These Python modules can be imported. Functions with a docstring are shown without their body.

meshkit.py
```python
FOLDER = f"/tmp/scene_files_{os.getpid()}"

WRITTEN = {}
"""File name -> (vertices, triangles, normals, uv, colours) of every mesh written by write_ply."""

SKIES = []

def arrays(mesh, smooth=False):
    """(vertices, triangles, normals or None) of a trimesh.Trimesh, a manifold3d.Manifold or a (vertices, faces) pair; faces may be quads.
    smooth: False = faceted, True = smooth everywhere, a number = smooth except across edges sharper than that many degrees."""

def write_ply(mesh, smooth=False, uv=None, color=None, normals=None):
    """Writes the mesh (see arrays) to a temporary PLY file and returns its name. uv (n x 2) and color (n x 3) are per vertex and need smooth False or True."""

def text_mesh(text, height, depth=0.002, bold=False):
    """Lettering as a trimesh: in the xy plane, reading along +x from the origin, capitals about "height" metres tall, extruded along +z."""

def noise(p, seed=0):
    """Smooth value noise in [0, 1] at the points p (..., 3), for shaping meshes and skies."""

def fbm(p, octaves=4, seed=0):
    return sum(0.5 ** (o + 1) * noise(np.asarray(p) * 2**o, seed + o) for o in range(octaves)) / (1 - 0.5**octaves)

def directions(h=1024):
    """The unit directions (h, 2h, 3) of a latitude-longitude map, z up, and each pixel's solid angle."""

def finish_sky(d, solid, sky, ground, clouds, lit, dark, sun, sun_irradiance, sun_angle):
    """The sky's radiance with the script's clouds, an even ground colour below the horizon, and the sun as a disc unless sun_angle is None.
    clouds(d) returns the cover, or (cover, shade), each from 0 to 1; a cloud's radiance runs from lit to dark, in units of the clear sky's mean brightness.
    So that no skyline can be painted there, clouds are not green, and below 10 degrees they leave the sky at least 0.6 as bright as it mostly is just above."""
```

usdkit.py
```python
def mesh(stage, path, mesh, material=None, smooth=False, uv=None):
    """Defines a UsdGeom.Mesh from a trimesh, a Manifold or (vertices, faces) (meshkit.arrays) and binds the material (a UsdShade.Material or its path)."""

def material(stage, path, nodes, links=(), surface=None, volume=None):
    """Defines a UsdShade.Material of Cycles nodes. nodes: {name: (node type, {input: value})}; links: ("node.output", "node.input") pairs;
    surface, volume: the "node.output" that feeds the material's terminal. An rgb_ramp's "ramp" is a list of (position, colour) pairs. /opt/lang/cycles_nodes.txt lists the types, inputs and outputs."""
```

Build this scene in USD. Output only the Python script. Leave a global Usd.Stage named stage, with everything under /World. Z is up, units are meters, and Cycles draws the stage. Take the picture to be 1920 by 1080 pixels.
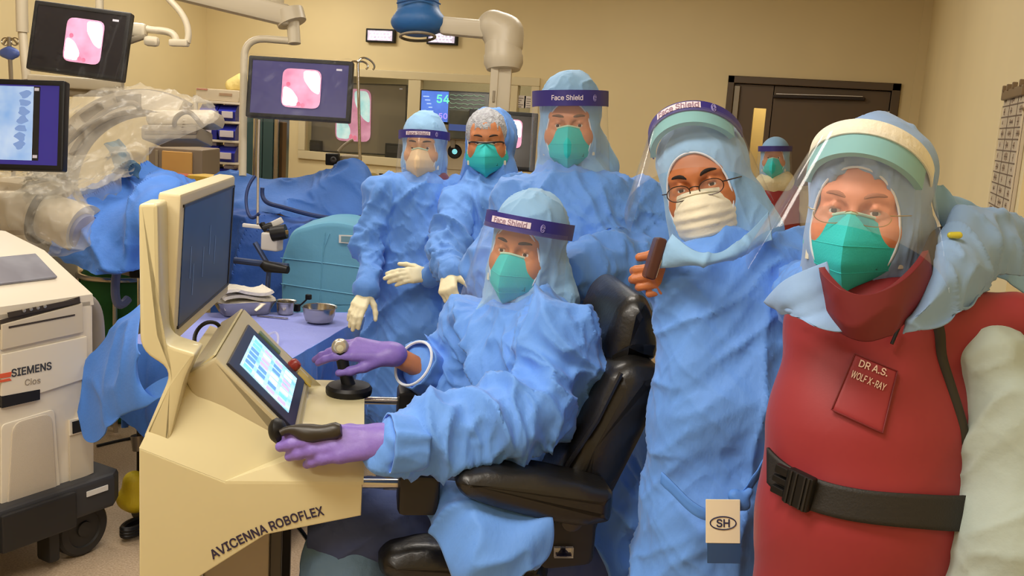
import math, numpy as np, trimesh, usdkit, meshkit
from pxr import Usd, UsdGeom, UsdShade, UsdLux, Gf, Sdf, Vt
from scipy.interpolate import RectBivariateSpline, CubicSpline
stage = Usd.Stage.CreateInMemory()
UsdGeom.SetStageUpAxis(stage, 'Z'); UsdGeom.SetStageMetersPerUnit(stage, 1.0)
UsdGeom.Xform.Define(stage, '/World'); UsdGeom.Scope.Define(stage, '/World/Looks')
# ---------------------------------------------------------------- camera, lights, exposure
YAW, PITCH, ROLL = math.radians(19), math.radians(9.96), math.radians(3.72)
FPX = 1850.0; EYE = np.array([0, 0, 1.72]); UP = np.array([0, 0, 1.0])
F0 = np.array([-math.sin(YAW), math.cos(YAW), 0]); R0 = np.array([math.cos(YAW), math.sin(YAW), 0])
FW = F0*math.cos(PITCH) - UP*math.sin(PITCH); U0 = UP*math.cos(PITCH) + F0*math.sin(PITCH)
RT = R0*math.cos(ROLL) + U0*math.sin(ROLL); UC = U0*math.cos(ROLL) - R0*math.sin(ROLL)
cam = UsdGeom.Camera.Define(stage, '/World/camera')
cam.CreateHorizontalApertureAttr(36.0); cam.CreateVerticalApertureAttr(20.25)
cam.CreateFocalLengthAttr(36.0*FPX/1920); cam.CreateClippingRangeAttr(Gf.Vec2f(0.05, 100))
m4 = Gf.Matrix4d(*RT, 0, *UC, 0, *(-FW), 0, *EYE, 1)
cam.AddTransformOp().Set(m4)
cam.CreateExposureAttr(0.22)
WARM = (1.0, 0.94, 0.85)
def rect_light(name, loc, w, h, power, col=WARM):
    l = UsdLux.RectLight.Define(stage, '/World/' + name)
    l.CreateWidthAttr(w); l.CreateHeightAttr(h); l.CreateColorAttr(Gf.Vec3f(*col)); l.CreateIntensityAttr(power)
    l.AddTranslateOp().Set(Gf.Vec3d(*loc))
# ceiling troffers: the light stands just under each fixture's diffuser (fixtures are built with the ceiling)
TROFFERS = [(-4.6, 6.9, 10), (-4.6, 5.2, 9.5), (-3.3, 3.4, 12), (-1.9, 6.0, 10.5), (-1.5, 3.6, 11), (-0.9, 0.9, 17), (-2.2, 0.6, 15), (-1.5, -1.0, 17)]
for i, (x, y, p) in enumerate(TROFFERS):
    rect_light('troffer_lamp' + ('_%03d' % i if i else ''), (x, y, 2.965), 1.1, 0.5, p)
w = UsdLux.DomeLight.Define(stage, '/World/ambient_light'); w.CreateIntensityAttr(0.02); w.CreateColorAttr(Gf.Vec3f(1, .95, .9))
# ---------------------------------------------------------------- helpers
def P(px, py, d): return EYE + (FW + RT*((px-960)/FPX) + UC*((540-py)/FPX))*d      # point of the photo at a depth
def ON(px, py, p0, n):
    r = FW + RT*((px-960)/FPX) + UC*((540-py)/FPX); n = np.asarray(n, float)
    return EYE + r*(np.dot(np.asarray(p0, float)-EYE, n)/np.dot(r, n))
def PZ(px, py, z): return ON(px, py, (0, 0, z), (0, 0, 1))
def PY(px, py, y): return ON(px, py, (0, y, 0), (0, 1, 0))
def PX(px, py, x): return ON(px, py, (x, 0, 0), (1, 0, 0))
def unit(v): v = np.asarray(v, float); return v/np.linalg.norm(v)
def A(*p): return np.array(p, float)
def lin(c):
    c = np.asarray(c, float)/255; return tuple(np.where(c < .04045, c/12.92, ((c+.055)/1.055)**2.4))
MATS = {}
def mat(name, rgb, rough=.5, metal=0., var=0., vs=6., bump=0., bs=60., bd=.01, stretch=None, emit=0., coat=0., sheen=0., spec=.5, rgb2=None, trans=None, detail=3.):
    if name in MATS: return MATS[name]
    c = lin(rgb); n = {'p': ('principled_bsdf', {'base_color': c, 'roughness': rough, 'metallic': metal, 'coat_weight': coat, 'sheen_weight': sheen, 'specular_ior_level': spec})}; L = []
    if var or bump or rgb2 is not None: n['t'] = ('texture_coordinate', {})
    src = 't.object'
    if stretch is not None and 't' in n:
        n['m'] = ('mapping', {'scale': stretch}); L.append(('t.object', 'm.vector')); src = 'm.vector'
    if var or rgb2 is not None:
        n['n'] = ('noise_texture', {'scale': vs, 'detail': detail})
        a, b = (tuple(x*(1-var) for x in c), tuple(min(1, x*(1+var)) for x in c)) if rgb2 is None else (c, lin(rgb2))
        n['r'] = ('rgb_ramp', {'ramp': [(0.3, a), (0.7, b)]})
        L += [(src, 'n.vector'), ('n.fac', 'r.fac'), ('r.color', 'p.base_color')]
        if emit: L.append(('r.color', 'p.emission_color'))
    if bump:
        n['bn'] = ('noise_texture', {'scale': bs, 'detail': 4.}); n['b'] = ('bump', {'strength': bump, 'distance': bd})
        L += [(src, 'bn.vector'), ('bn.fac', 'b.height'), ('b.normal', 'p.normal')]
    if emit: n['p'][1].update({'emission_strength': emit, 'emission_color': c})
    surf = 'p.BSDF'
    if trans is not None:                                             # translucent cloth
        n['tl'] = ('translucent_bsdf', {'color': c}); n['mx'] = ('mix_closure', {'fac': trans}); L += [('p.BSDF', 'mx.closure1'), ('tl.BSDF', 'mx.closure2')]; surf = 'mx.closure'
    MATS[name] = usdkit.material(stage, '/World/Looks/' + name, n, L, surface=surf)
    return MATS[name]
def clear(name, tint=(1, 1, 1), haze=.06, hcol=(235, 235, 240), gl=1.0, rough=.05, ior=1.45, bump=0., bs=20.):
    if name in MATS: return MATS[name]
    n = {'tr': ('transparent_bsdf', {'color': tint}), 'g': ('glossy_bsdf', {'color': (.9, .9, .9), 'roughness': rough}), 'lw': ('layer_weight', {'blend': .5}), 'pw': ('math', {'math_type': 'power', 'value2': 4.0}), 'f': ('math', {'math_type': 'multiply_add', 'value2': .28*gl, 'value3': .02*gl}),
         'a': ('mix_closure', {}), 'd': ('diffuse_bsdf', {'color': lin(hcol)}), 'b': ('mix_closure', {'fac': haze})}
    L = [('lw.facing', 'pw.value1'), ('pw.value', 'f.value1'), ('f.value', 'a.fac'), ('tr.BSDF', 'a.closure1'), ('g.BSDF', 'a.closure2'), ('a.closure', 'b.closure1'), ('d.BSDF', 'b.closure2')]
    if bump:
        n.update({'t': ('texture_coordinate', {}), 'n': ('noise_texture', {'scale': bs, 'detail': 3.}), 'bp': ('bump', {'strength': bump, 'distance': .02})})
        L += [('t.object', 'n.vector'), ('n.fac', 'bp.height'), ('bp.normal', 'g.normal')]
    MATS[name] = usdkit.material(stage, '/World/Looks/' + name, n, L, surface='b.closure'); return MATS[name]
LOC, USED = {}, {}
def numbered(parent, name):
    k = parent + '/' + name; USED[k] = USED.get(k, -1) + 1
    return k if USED[k] == 0 else '%s_%03d' % (k, USED[k])
def key(pr, label=None, cat=None, group=None, kind=None):
    for k, v in (('label', label), ('category', cat), ('group', group), ('kind', kind)):
        if v: pr.SetCustomDataByKey(k, v)
def thing(name, label, cat, loc=(0, 0, 0), group=None, kind=None):
    path = numbered('/World', name); x = UsdGeom.Xform.Define(stage, path); x.AddTranslateOp().Set(Gf.Vec3d(*map(float, loc)))
    LOC[path] = np.asarray(loc, float); key(x.GetPrim(), label, cat, group, kind); return path
def vf(m):
    if isinstance(m, list): m = join(m)
    if hasattr(m, 'to_mesh'):
        q = m.to_mesh(); return np.array(q.vert_properties[:, :3], float), np.array(q.tri_verts)
    if isinstance(m, tuple): return np.asarray(m[0], float), np.asarray(m[1])
    return np.array(m.vertices, float), np.array(m.faces)
def join(ms):
    V, F, o = [], [], 0
    for m in ms:
        v, f = vf(m)
        if f.shape[1] == 4: f = np.vstack([f[:, [0, 1, 2]], f[:, [0, 2, 3]]])
        V.append(v); F.append(f + o); o += len(v)
    return np.vstack(V), np.vstack(F)
def obj(name, m, material, parent=None, smooth=35, label=None, kind=None):
    path = numbered(parent or '/World', name); loc = A(0, 0, 0)
    if parent:
        k = parent
        while k and k not in LOC: k = k.rpartition('/')[0]
        loc = LOC.get(k, loc)
    v, f = vf(m); usdkit.mesh(stage, path, (v - loc, f), material, smooth=smooth)
    pr = stage.GetPrimAtPath(path); key(pr, label, None, None, kind); return path
def lone(name, m, material, label, cat, group=None, smooth=35, kind=None):
    path = numbered('/World', name); v, f = vf(m); lo, hi = v.min(0), v.max(0); loc = A((lo[0]+hi[0])/2, (lo[1]+hi[1])/2, lo[2])
    x = usdkit.mesh(stage, path, (v - loc, f), material, smooth=smooth); x.AddTranslateOp().Set(Gf.Vec3d(*loc)); key(x.GetPrim(), label, cat, group, kind); return path
def struct(name, m, material, parent=None, smooth=False): return obj(name, m, material, parent, smooth, kind=None if parent else 'structure')
def dup(src, loc, label, group=None):
    name = src.rpartition('/')[2]; path = numbered('/World', name); x = UsdGeom.Xform.Define(stage, path); pr = x.GetPrim()
    pr.GetReferences().AddInternalReference(Sdf.Path(src)); pr.SetInstanceable(True)
    UsdGeom.XformCommonAPI(x).SetTranslate(Gf.Vec3d(*map(float, loc))); was = stage.GetPrimAtPath(src)
    key(pr, label, was.GetCustomDataByKey('category'), group or was.GetCustomDataByKey('group')); return path
# --- shapes
ID = np.eye(3)
def place(m, O, E=ID): v, f = vf(m); return v @ np.asarray(E) + np.asarray(O, float), f                # rows of E: local axes
def box(lo, hi, b=0., O=(0, 0, 0), E=ID):
    lo, hi = np.minimum(lo, hi).astype(float), np.maximum(lo, hi).astype(float); b = min(b, *((hi-lo)*.49))
    if b <= 0: pts = np.array([[x, y, z] for x in (lo[0], hi[0]) for y in (lo[1], hi[1]) for z in (lo[2], hi[2])])
    else:
        pts = []
        for s in np.ndindex(2, 2, 2):
            c = np.where(s, hi - b, lo + b); d = np.where(s, 1, -1)
            for w in ((1, 0, 0), (0, 1, 0), (0, 0, 1), (.707, .707, 0), (.707, 0, .707), (0, .707, .707), (.577, .577, .577)): pts.append(c + d*np.array(w)*b)
        pts = np.array(pts)
    h = trimesh.convex.convex_hull(pts); return place((h.vertices, h.faces), O, E)
def bar(a, b, w, h, bev=0., up=(0, 0, 1)):
    a, b = np.asarray(a, float), np.asarray(b, float); ex = unit(b-a); ey = unit(np.cross(up, ex)); ez = np.cross(ex, ey)
    return box((0, -w/2, -h/2), (np.linalg.norm(b-a), w/2, h/2), bev, a, np.array([ex, ey, ez]))
def spline(pts, n):
    pts = np.asarray(pts, float); t = np.r_[0, np.cumsum(np.linalg.norm(np.diff(pts, axis=0), axis=1))]
    return CubicSpline(t, pts)(np.linspace(0, t[-1], n)) if len(pts) > 2 else np.linspace(pts[0], pts[1], n)
def roundpath(pts, r, n=8):
    pts = np.asarray(pts, float); out = [pts[0]]
    for a, b, c in zip(pts[:-2], pts[1:-1], pts[2:]):
        u, w = unit(a-b), unit(c-b); q = min(r, .45*np.linalg.norm(a-b), .45*np.linalg.norm(c-b))
        out += [(1-t)**2*(b+u*q) + 2*t*(1-t)*b + t*t*(b+w*q) for t in np.linspace(0, 1, n)]
    return np.array(out + [pts[-1]])
def tube(pts, r, n=10, cap=True):
    p = np.asarray(pts, float); k = len(p); r = np.broadcast_to(np.asarray(r, float), (k,)); T = np.gradient(p, axis=0); T /= np.linalg.norm(T, axis=1, keepdims=True)
    u = unit(np.cross(T[0], A(.3, .2, 1) if abs(unit(T[0])[2]) < .9 else A(1, .2, 0))); V = []
    for i in range(k):
        u = unit(u - T[i]*(u@T[i])); w = np.cross(T[i], u); a = np.arange(n)*2*np.pi/n
        V.append(p[i] + r[i]*(np.cos(a)[:, None]*u + np.sin(a)[:, None]*w))
    V = np.vstack(V + [p[:1], p[-1:]]); F = []
    for i in range(k-1):
        for j in range(n):
            a, b = i*n+j, i*n+(j+1) % n; F += [(a, b, b+n), (a, b+n, a+n)]
    if cap:
        for j in range(n): F += [(k*n, (j+1) % n, j), (k*n+1, (k-1)*n+j, (k-1)*n+(j+1) % n)]
    return V, np.array(F)
def lathe(prof, O=(0, 0, 0), axis=(0, 0, 1), n=32):
    ez = unit(axis); ex = unit(np.cross(ez, (0, 1, 0.1))); ey = np.cross(ez, ex); pr = np.asarray(prof, float); k = len(pr); a = np.arange(n)*2*np.pi/n
    V = np.vstack([np.asarray(O) + z*ez + r*(np.cos(a)[:, None]*ex + np.sin(a)[:, None]*ey) for r, z in np.maximum(pr, [[1e-5, -9]])]); F = []
    for i in range(k-1):
        for j in range(n):
            p, q = i*n+j, i*n+(j+1) % n; F += [(p, q, q+n), (p, q+n, p+n)]
    return V, np.array(F)
def inset(poly, b):
    p = np.asarray(poly, float); e = np.roll(p, -1, 0) - p; e /= np.linalg.norm(e, axis=1, keepdims=True); nrm = np.stack([-e[:, 1], e[:, 0]], 1); pn = np.roll(nrm, 1, 0)
    return p + b*(nrm + pn)/np.maximum(1 + (nrm*pn).sum(1, keepdims=True), .35)
def prism(poly, h, b=0., O=(0, 0, 0), E=ID, z0=0.):
    from shapely.geometry import Polygon
    p = np.asarray(poly, float)
    if (p[:, 0]*np.roll(p[:, 1], -1) - p[:, 1]*np.roll(p[:, 0], -1)).sum() < 0: p = p[::-1]
    rings = [(p, z0), (p, z0+h)] if b <= 0 else [(inset(p, b), z0), (inset(p, b*.3), z0+b*.3), (p, z0+b), (p, z0+h-b), (inset(p, b*.3), z0+h-b*.3), (inset(p, b), z0+h)]
    k = len(p); V = np.vstack([np.c_[q, np.full(k, z)] for q, z in rings]); F = []
    for i in range(len(rings)-1):
        for j in range(k):
            a, c = i*k+j, i*k+(j+1) % k; F += [(a, c, c+k), (a, c+k, a+k)]
    tv, tf = trimesh.creation.triangulate_polygon(Polygon(p), engine='earcut')
    from scipy.spatial import cKDTree
    idx = cKDTree(p).query(tv)[1]; tf = idx[tf]; t = p[tf]; d1, d2 = t[:, 1]-t[:, 0], t[:, 2]-t[:, 0]; ar = d1[:, 0]*d2[:, 1] - d1[:, 1]*d2[:, 0]; tf[ar < 0] = tf[ar < 0][:, ::-1]
    F = np.vstack([F, tf[:, ::-1], tf + (len(rings)-1)*k]); return place((V, F), O, E)
def roundpoly(pts, r, n=5):
    pts = np.asarray(pts, float); out = []; k = len(pts)
    for i in range(k):
        a, b, c = pts[i-1], pts[i], pts[(i+1) % k]; u, w = unit(a-b), unit(c-b); q = min(r if np.ndim(r) == 0 else r[i], .45*np.linalg.norm(a-b), .45*np.linalg.norm(c-b))
        for t in np.linspace(0, 1, n): out.append((1-t)**2*(b+u*q) + 2*t*(1-t)*b + t*t*(b+w*q))
    return np.array(out)
def grid(G, thick=0.004):
    n, m, _ = G.shape; du, dv = np.gradient(G, axis=0), np.gradient(G, axis=1); N = np.cross(du, dv); N /= np.maximum(np.linalg.norm(N, axis=2, keepdims=True), 1e-9)
    V = np.vstack([(G + N*thick/2).reshape(-1, 3), (G - N*thick/2).reshape(-1, 3)]); I = np.arange(n*m).reshape(n, m)
    q = np.stack([I[:-1, :-1], I[1:, :-1], I[1:, 1:], I[:-1, 1:]], -1).reshape(-1, 4); o = n*m
    rim = np.r_[I[0, :], I[1:, -1], I[-1, -2::-1], I[-2:0:-1, 0]]; a, b = rim, np.roll(rim, -1)
    Q = np.vstack([q, q[:, ::-1] + o, np.stack([b, a, a+o, b+o], 1)[:, ::-1]]); return V, np.vstack([Q[:, [0, 1, 2]], Q[:, [0, 2, 3]]])
def surf(ctrl, n, m):
    c = np.asarray(ctrl, float); a, b = c.shape[:2]; x, y = np.arange(a), np.arange(b)
    return np.stack([RectBivariateSpline(x, y, c[..., k], kx=min(3, a-1), ky=min(3, b-1))(np.linspace(0, a-1, n), np.linspace(0, b-1, m)) for k in range(3)], -1)
def ridge(p, seed=0, f=10., d=(0, 0, 1), st=4., warp=.5):
    d = unit(d); p = np.asarray(p, float); q = p*f - (p@d)[..., None]*d*f*(1-1/st)
    if warp: q = q + warp*(np.stack([meshkit.noise(q*.7 + 9*k, seed+k) for k in (1, 2, 3)], -1) - .5)
    n = meshkit.noise(q, seed)*.8 + meshkit.noise(q*2.3, seed+7)*.2; r = 1-np.abs(2*n-1); return .7*r**2.5 + .75*r**8 - .3
def folds(G, fields):                                                  # fold a grid surface along its normal: (amp, seed, freq, dir, stretch)
    du, dv = np.gradient(G, axis=0), np.gradient(G, axis=1); N = np.cross(du, dv); N /= np.maximum(np.linalg.norm(N, axis=2, keepdims=True), 1e-9)
    return G + N*sum(a*ridge(G, s, f, d, st) for a, s, f, d, st in fields)[..., None]
def patch(ctrl, n=60, m=60, thick=.004, fields=()):
    G = surf([[P(*c) for c in row] for row in ctrl], n, m)
    if fields: G = folds(G, fields)
    return grid(G, thick)
def text(s, h, O, ex, ez_up, depth=.001, bold=False, center=False):
    m = meshkit.text_mesh(s, h, depth, bold); v = np.array(m.vertices)
    if center: v[:, 0] -= (v[:, 0].min()+v[:, 0].max())/2
    ex = unit(ex); up = unit(np.asarray(ez_up, float) - ex*(ex@np.asarray(ez_up, float))); return v @ np.array([ex, up, np.cross(ex, up)]) + np.asarray(O), np.array(m.faces)
# --- implicit bodies: smooth unions of tapered limbs, meshed with surface nets
def capsule(p, a, b, ra, rb, ax=None, sq=1.):
    a, b = np.asarray(a, float), np.asarray(b, float); q = p - a; ba = b - a
    if ax is not None:                                                 # squash: the body is sq times wider along ax
        ax = unit(ax); q = q - np.outer(q@ax, ax)*(1-1/sq); ba = ba - ax*(ba@ax)*(1-1/sq)
    t = np.clip(q@ba/max(ba@ba, 1e-12), 0, 1); return np.linalg.norm(q - t[:, None]*ba, axis=1) - (ra + (rb-ra)*t)
def ellip(p, c, E, r):
    q = ((p - c) @ np.asarray(E).T)/np.asarray(r, float); k0 = np.linalg.norm(q, axis=1); k1 = np.linalg.norm(q/np.asarray(r, float), axis=1); return k0*(k0-1)/np.maximum(k1, 1e-9)
def smin(a, b, k):
    h = np.maximum(k - np.abs(a-b), 0)/k; return np.minimum(a, b) - h*h*k*.25
def evals(p, prims, k):
    d = None
    for q in prims:
        kk = q[-1] if isinstance(q[-1], dict) else {}; kb = kk.get('k', k)
        e = ellip(p, q[1], q[2], q[3]) if q[0] == 'e' else capsule(p, q[1], q[2], q[3], q[4], kk.get('ax'), kk.get('sq', 1.))
        if d is None: d = e
        elif kk.get('cut'): d = -smin(-d, e, kb)
        else: d = smin(d, e, kb)
    return d
def bounds(prims, pad):
    lo, hi = np.full(3, 1e9), np.full(3, -1e9)
    for q in prims:
        kk = q[-1] if isinstance(q[-1], dict) else {}
        if kk.get('cut'): continue
        pts = [(q[1], max(q[3]))] if q[0] == 'e' else [(q[1], q[3]*max(1, kk.get('sq', 1))), (q[2], q[4]*max(1, kk.get('sq', 1)))]
        for c, r in pts: lo = np.minimum(lo, np.asarray(c)-r); hi = np.maximum(hi, np.asarray(c)+r)
    return lo - pad, hi + pad
def nets(fn, lo, hi, h, taubin=4):
    S = 4; nb = np.maximum(np.ceil((hi-lo)/(h*S)).astype(int), 2); n = nb*S
    c = np.stack(np.meshgrid(*[lo[k] + h*(np.arange(nb[k])*S + (S-1)/2) for k in range(3)], indexing='ij'), -1).reshape(-1, 3)
    dc = fn(c).reshape(nb); act = np.abs(dc) < h*S*1.35
    f = np.repeat(np.repeat(np.repeat(np.sign(dc), S, 0), S, 1), S, 2)
    bi = np.argwhere(act); off = np.stack(np.meshgrid(*[np.arange(S)]*3, indexing='ij'), -1).reshape(-1, 3)
    idx = (bi[:, None]*S + off[None]).reshape(-1, 3); f[tuple(idx.T)] = np.concatenate([fn(lo + h*q) for q in np.array_split(idx, max(1, len(idx)//300000))])
    f[0], f[-1], f[:, 0], f[:, -1], f[:, :, 0], f[:, :, -1] = 1, 1, 1, 1, 1, 1
    s = f < 0; cn = sum(s[i:n[0]-1+i, j:n[1]-1+j, k:n[2]-1+k].astype(np.int8) for i, j, k in np.ndindex(2, 2, 2))
    cell = np.argwhere((cn > 0) & (cn < 8)); num = np.full(n-1, -1); num[tuple(cell.T)] = np.arange(len(cell))
    val = {o: f[tuple((cell + o).T)] for o in np.ndindex(2, 2, 2)}; acc = np.zeros((len(cell), 3)); cnt = np.zeros(len(cell))
    for o in np.ndindex(2, 2, 2):
        for k in range(3):
            if o[k]: continue
            e = list(o); e[k] = 1; a, b = val[o], val[tuple(e)]; x = (a < 0) != (b < 0); t = np.where(x, a/np.where(x, a-b, 1), 0)
            pt = np.array(o, float)[None].repeat(len(cell), 0); pt[:, k] += t; acc[x] += pt[x]; cnt[x] += 1
    V = lo + h*(cell + acc/cnt[:, None]); F = []
    for k in range(3):
        sl0 = [slice(1, -1)]*3; sl1 = [slice(1, -1)]*3; sl0[k] = slice(0, -1); sl1[k] = slice(1, None); a, b = s[tuple(sl0)], s[tuple(sl1)]
        w = np.argwhere(a != b); flip = b[tuple(w.T)]; u, v = (k+1) % 3, (k+2) % 3; w = w + 1; w[:, k] -= 1; q = []
        for du, dv in ((-1, -1), (0, -1), (0, 0), (-1, 0)):
            e = w.copy(); e[:, u] += du; e[:, v] += dv; q.append(num[tuple(e.T)])
        q = np.stack(q, 1); q[flip] = q[flip][:, ::-1]; F.append(q)
    Q = np.vstack(F); F = np.vstack([Q[:, [0, 1, 2]], Q[:, [0, 2, 3]]])
    if taubin:
        from scipy.sparse import coo_matrix
        i = np.r_[F[:, 0], F[:, 1], F[:, 2]]; j = np.r_[F[:, 1], F[:, 2], F[:, 0]]; W = coo_matrix((np.ones(len(i)), (i, j)), shape=(len(V),)*2).tocsr(); W = W + W.T; W.data[:] = 1; dg = np.asarray(W.sum(1)).ravel()
        for r in range(taubin): V = V + (.5 if r % 2 == 0 else -.52)*((W@V)/dg[:, None] - V)
    return V, F
def body(prims, h, k=.03, pad=None, taubin=4, extra=None):
    lo, hi = bounds(prims, k*.5 + h*3)
    fn = (lambda p: evals(p, prims, k)) if extra is None else (lambda p: extra(p, evals(p, prims, k)))
    return nets(fn, lo, hi, h, taubin)
def vnormals(v, f):
    n = np.zeros_like(v); c = np.cross(v[f[:, 1]]-v[f[:, 0]], v[f[:, 2]]-v[f[:, 0]])
    for k in range(3): np.add.at(n, f[:, k], c)
    return n/np.maximum(np.linalg.norm(n, axis=1, keepdims=True), 1e-12)
def crease(m, fields, mask=None):
    v, f = vf(m); d = np.zeros(len(v))
    for a, s, fr, dr, st, *sp in fields:
        if sp:
            g = np.exp(-((v-sp[0])**2).sum(1)/sp[1]**2); k = g > .03; d[k] += a*g[k]*ridge(v[k], s, fr, dr, st)
        else: d += a*ridge(v, s, fr, dr, st)
    if mask is not None: d = d*mask(v)
    return v + vnormals(v, f)*d[:, None], f
# ---------------------------------------------------------------- the room
BW, LW, RW, RW2 = 7.94, -5.9, 0.334, 0.62
wallm = mat('wall_paint', (224, 206, 158), .6, var=.03, vs=1.5, bump=.05, bs=180, bd=.002)
trimm = mat('window_trim', (214, 200, 160), .4)
floorm = mat('vinyl_floor', (200, 178, 150), .4, rgb2=(168, 144, 116), vs=130, detail=2.)
struct('floor', box((LW, -3, -.05), (RW2+.3, BW+.1, 0)), floorm)
struct('ceiling', box((LW, -3, 3.0), (RW2+.3, BW+.1, 3.05)), mat('ceiling_tile', (225, 215, 195), .8))
import manifold3d as mf
def mbox(lo, hi): return mf.Manifold.cube([float(b-a) for a, b in zip(lo, hi)]).translate([float(x) for x in lo])
WX0, WX1, WZ0, WZ1 = -4.88, -2.60, 1.20, 2.03
DX0, DX1, DZ = -1.068, 0.19, 2.125
struct('wall_back', mbox((LW-.1, BW, 0), (RW, BW+.14, 3)) - mbox((WX0+.04, BW-.1, WZ0+.04), (WX1-.04, BW+.3, WZ1-.04)) - mbox((DX0, BW-.1, -.1), (DX1, BW+.2, DZ)), wallm)
struct('wall_left', box((LW-.1, -3, 0), (LW, BW, 3)), wallm)
struct('wall_right', [box((RW, 2.45, 0), (RW2+.3, BW+.14, 3)), box((RW2, -3, 0), (RW2+.3, 2.45, 3)), box((.27, 7.9, 0), (.334, BW, 3))], wallm)
struct('wall_front', box((LW, -3.1, 0), (RW2, -3, 3)), wallm)
bbm = mat('baseboard', (120, 100, 75), .5)
struct('baseboard_back', box((LW, BW-.012, 0), (DX0-.02, BW, .1), .004), bbm)
struct('baseboard_left', box((LW, -3, 0), (LW+.012, BW-.012, .1), .004), bbm)
struct('baseboard_right', box((RW-.012, 2.45, 0), (RW, 7.9, .1), .004), bbm)
# ceiling light fixtures
lampm = mat('lamp_diffuser', (255, 240, 215), .5, emit=1.5)
f0 = None
for i, (x, y, p) in enumerate(TROFFERS):
    lb = 'recessed ceiling light panel over ' + ['the far left corner of the room', 'the fluoroscopy arm', 'the draped back table', 'the standing staff by the window', 'the seated operator', 'the nearest two men', 'the control cart', 'the doorway end behind the photographer'][i]
    if f0 is None:
        f0 = thing('ceiling_light', lb, 'ceiling light', (x, y, 2.97), 'ceiling light panels')
        obj('frame', mf.Manifold(mf.Mesh(*[q.astype(t) for q, t in zip(vf(box((x-.6, y-.3, 2.968), (x+.6, y+.3, 3.0))), (np.float32, np.uint32))])) - mbox((x-.56, y-.26, 2.9), (x+.56, y+.26, 2.99)), mat('lamp_frame', (230, 225, 215), .4), f0)
        obj('diffuser', box((x-.56, y-.26, 2.975), (x+.56, y+.26, 2.985)), lampm, f0)
    else: dup(f0, (x, y, 2.97), lb)
# window to the control room
struct('window_1', [box((WX0, BW-.025, WZ0), (WX1, BW+.0, WZ0+.075), .006), box((WX0, BW-.025, WZ1-.07), (WX1, BW, WZ1), .006), box((WX0, BW-.025, WZ0+.075), (WX0+.07, BW, WZ1-.07), .006),
    box((WX1-.07, BW-.025, WZ0+.075), (WX1, BW, WZ1-.07), .006), box((-3.80, BW-.02, WZ0+.075), (-3.68, BW+.05, WZ1-.07), .006), box((-2.86, BW-.02, WZ0+.075), (-2.79, BW+.05, WZ1-.07), .006)], trimm, smooth=35)
pane = clear('window_glass', (.92, .94, .92), 0.04, (180, 170, 150))
for x0, x1 in ((WX0+.07, -3.80), (-3.68, -2.86), (-2.79, WX1-.07)):
    obj('window_pane', box((x0, BW+.03, WZ0+.075), (x1, BW+.036, WZ1-.07)), pane, '/World/window_1', False)
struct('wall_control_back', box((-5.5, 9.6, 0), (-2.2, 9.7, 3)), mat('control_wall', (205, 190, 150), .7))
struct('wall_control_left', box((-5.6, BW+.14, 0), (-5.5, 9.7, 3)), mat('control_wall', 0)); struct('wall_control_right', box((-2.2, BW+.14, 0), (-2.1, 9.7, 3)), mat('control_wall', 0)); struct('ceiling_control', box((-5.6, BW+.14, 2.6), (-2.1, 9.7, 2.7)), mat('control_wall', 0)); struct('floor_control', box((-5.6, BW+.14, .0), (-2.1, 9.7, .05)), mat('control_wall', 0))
rect_light('control_room_lamp', (-3.6, 8.9, 2.55), 1.2, .6, 2.5)
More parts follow.
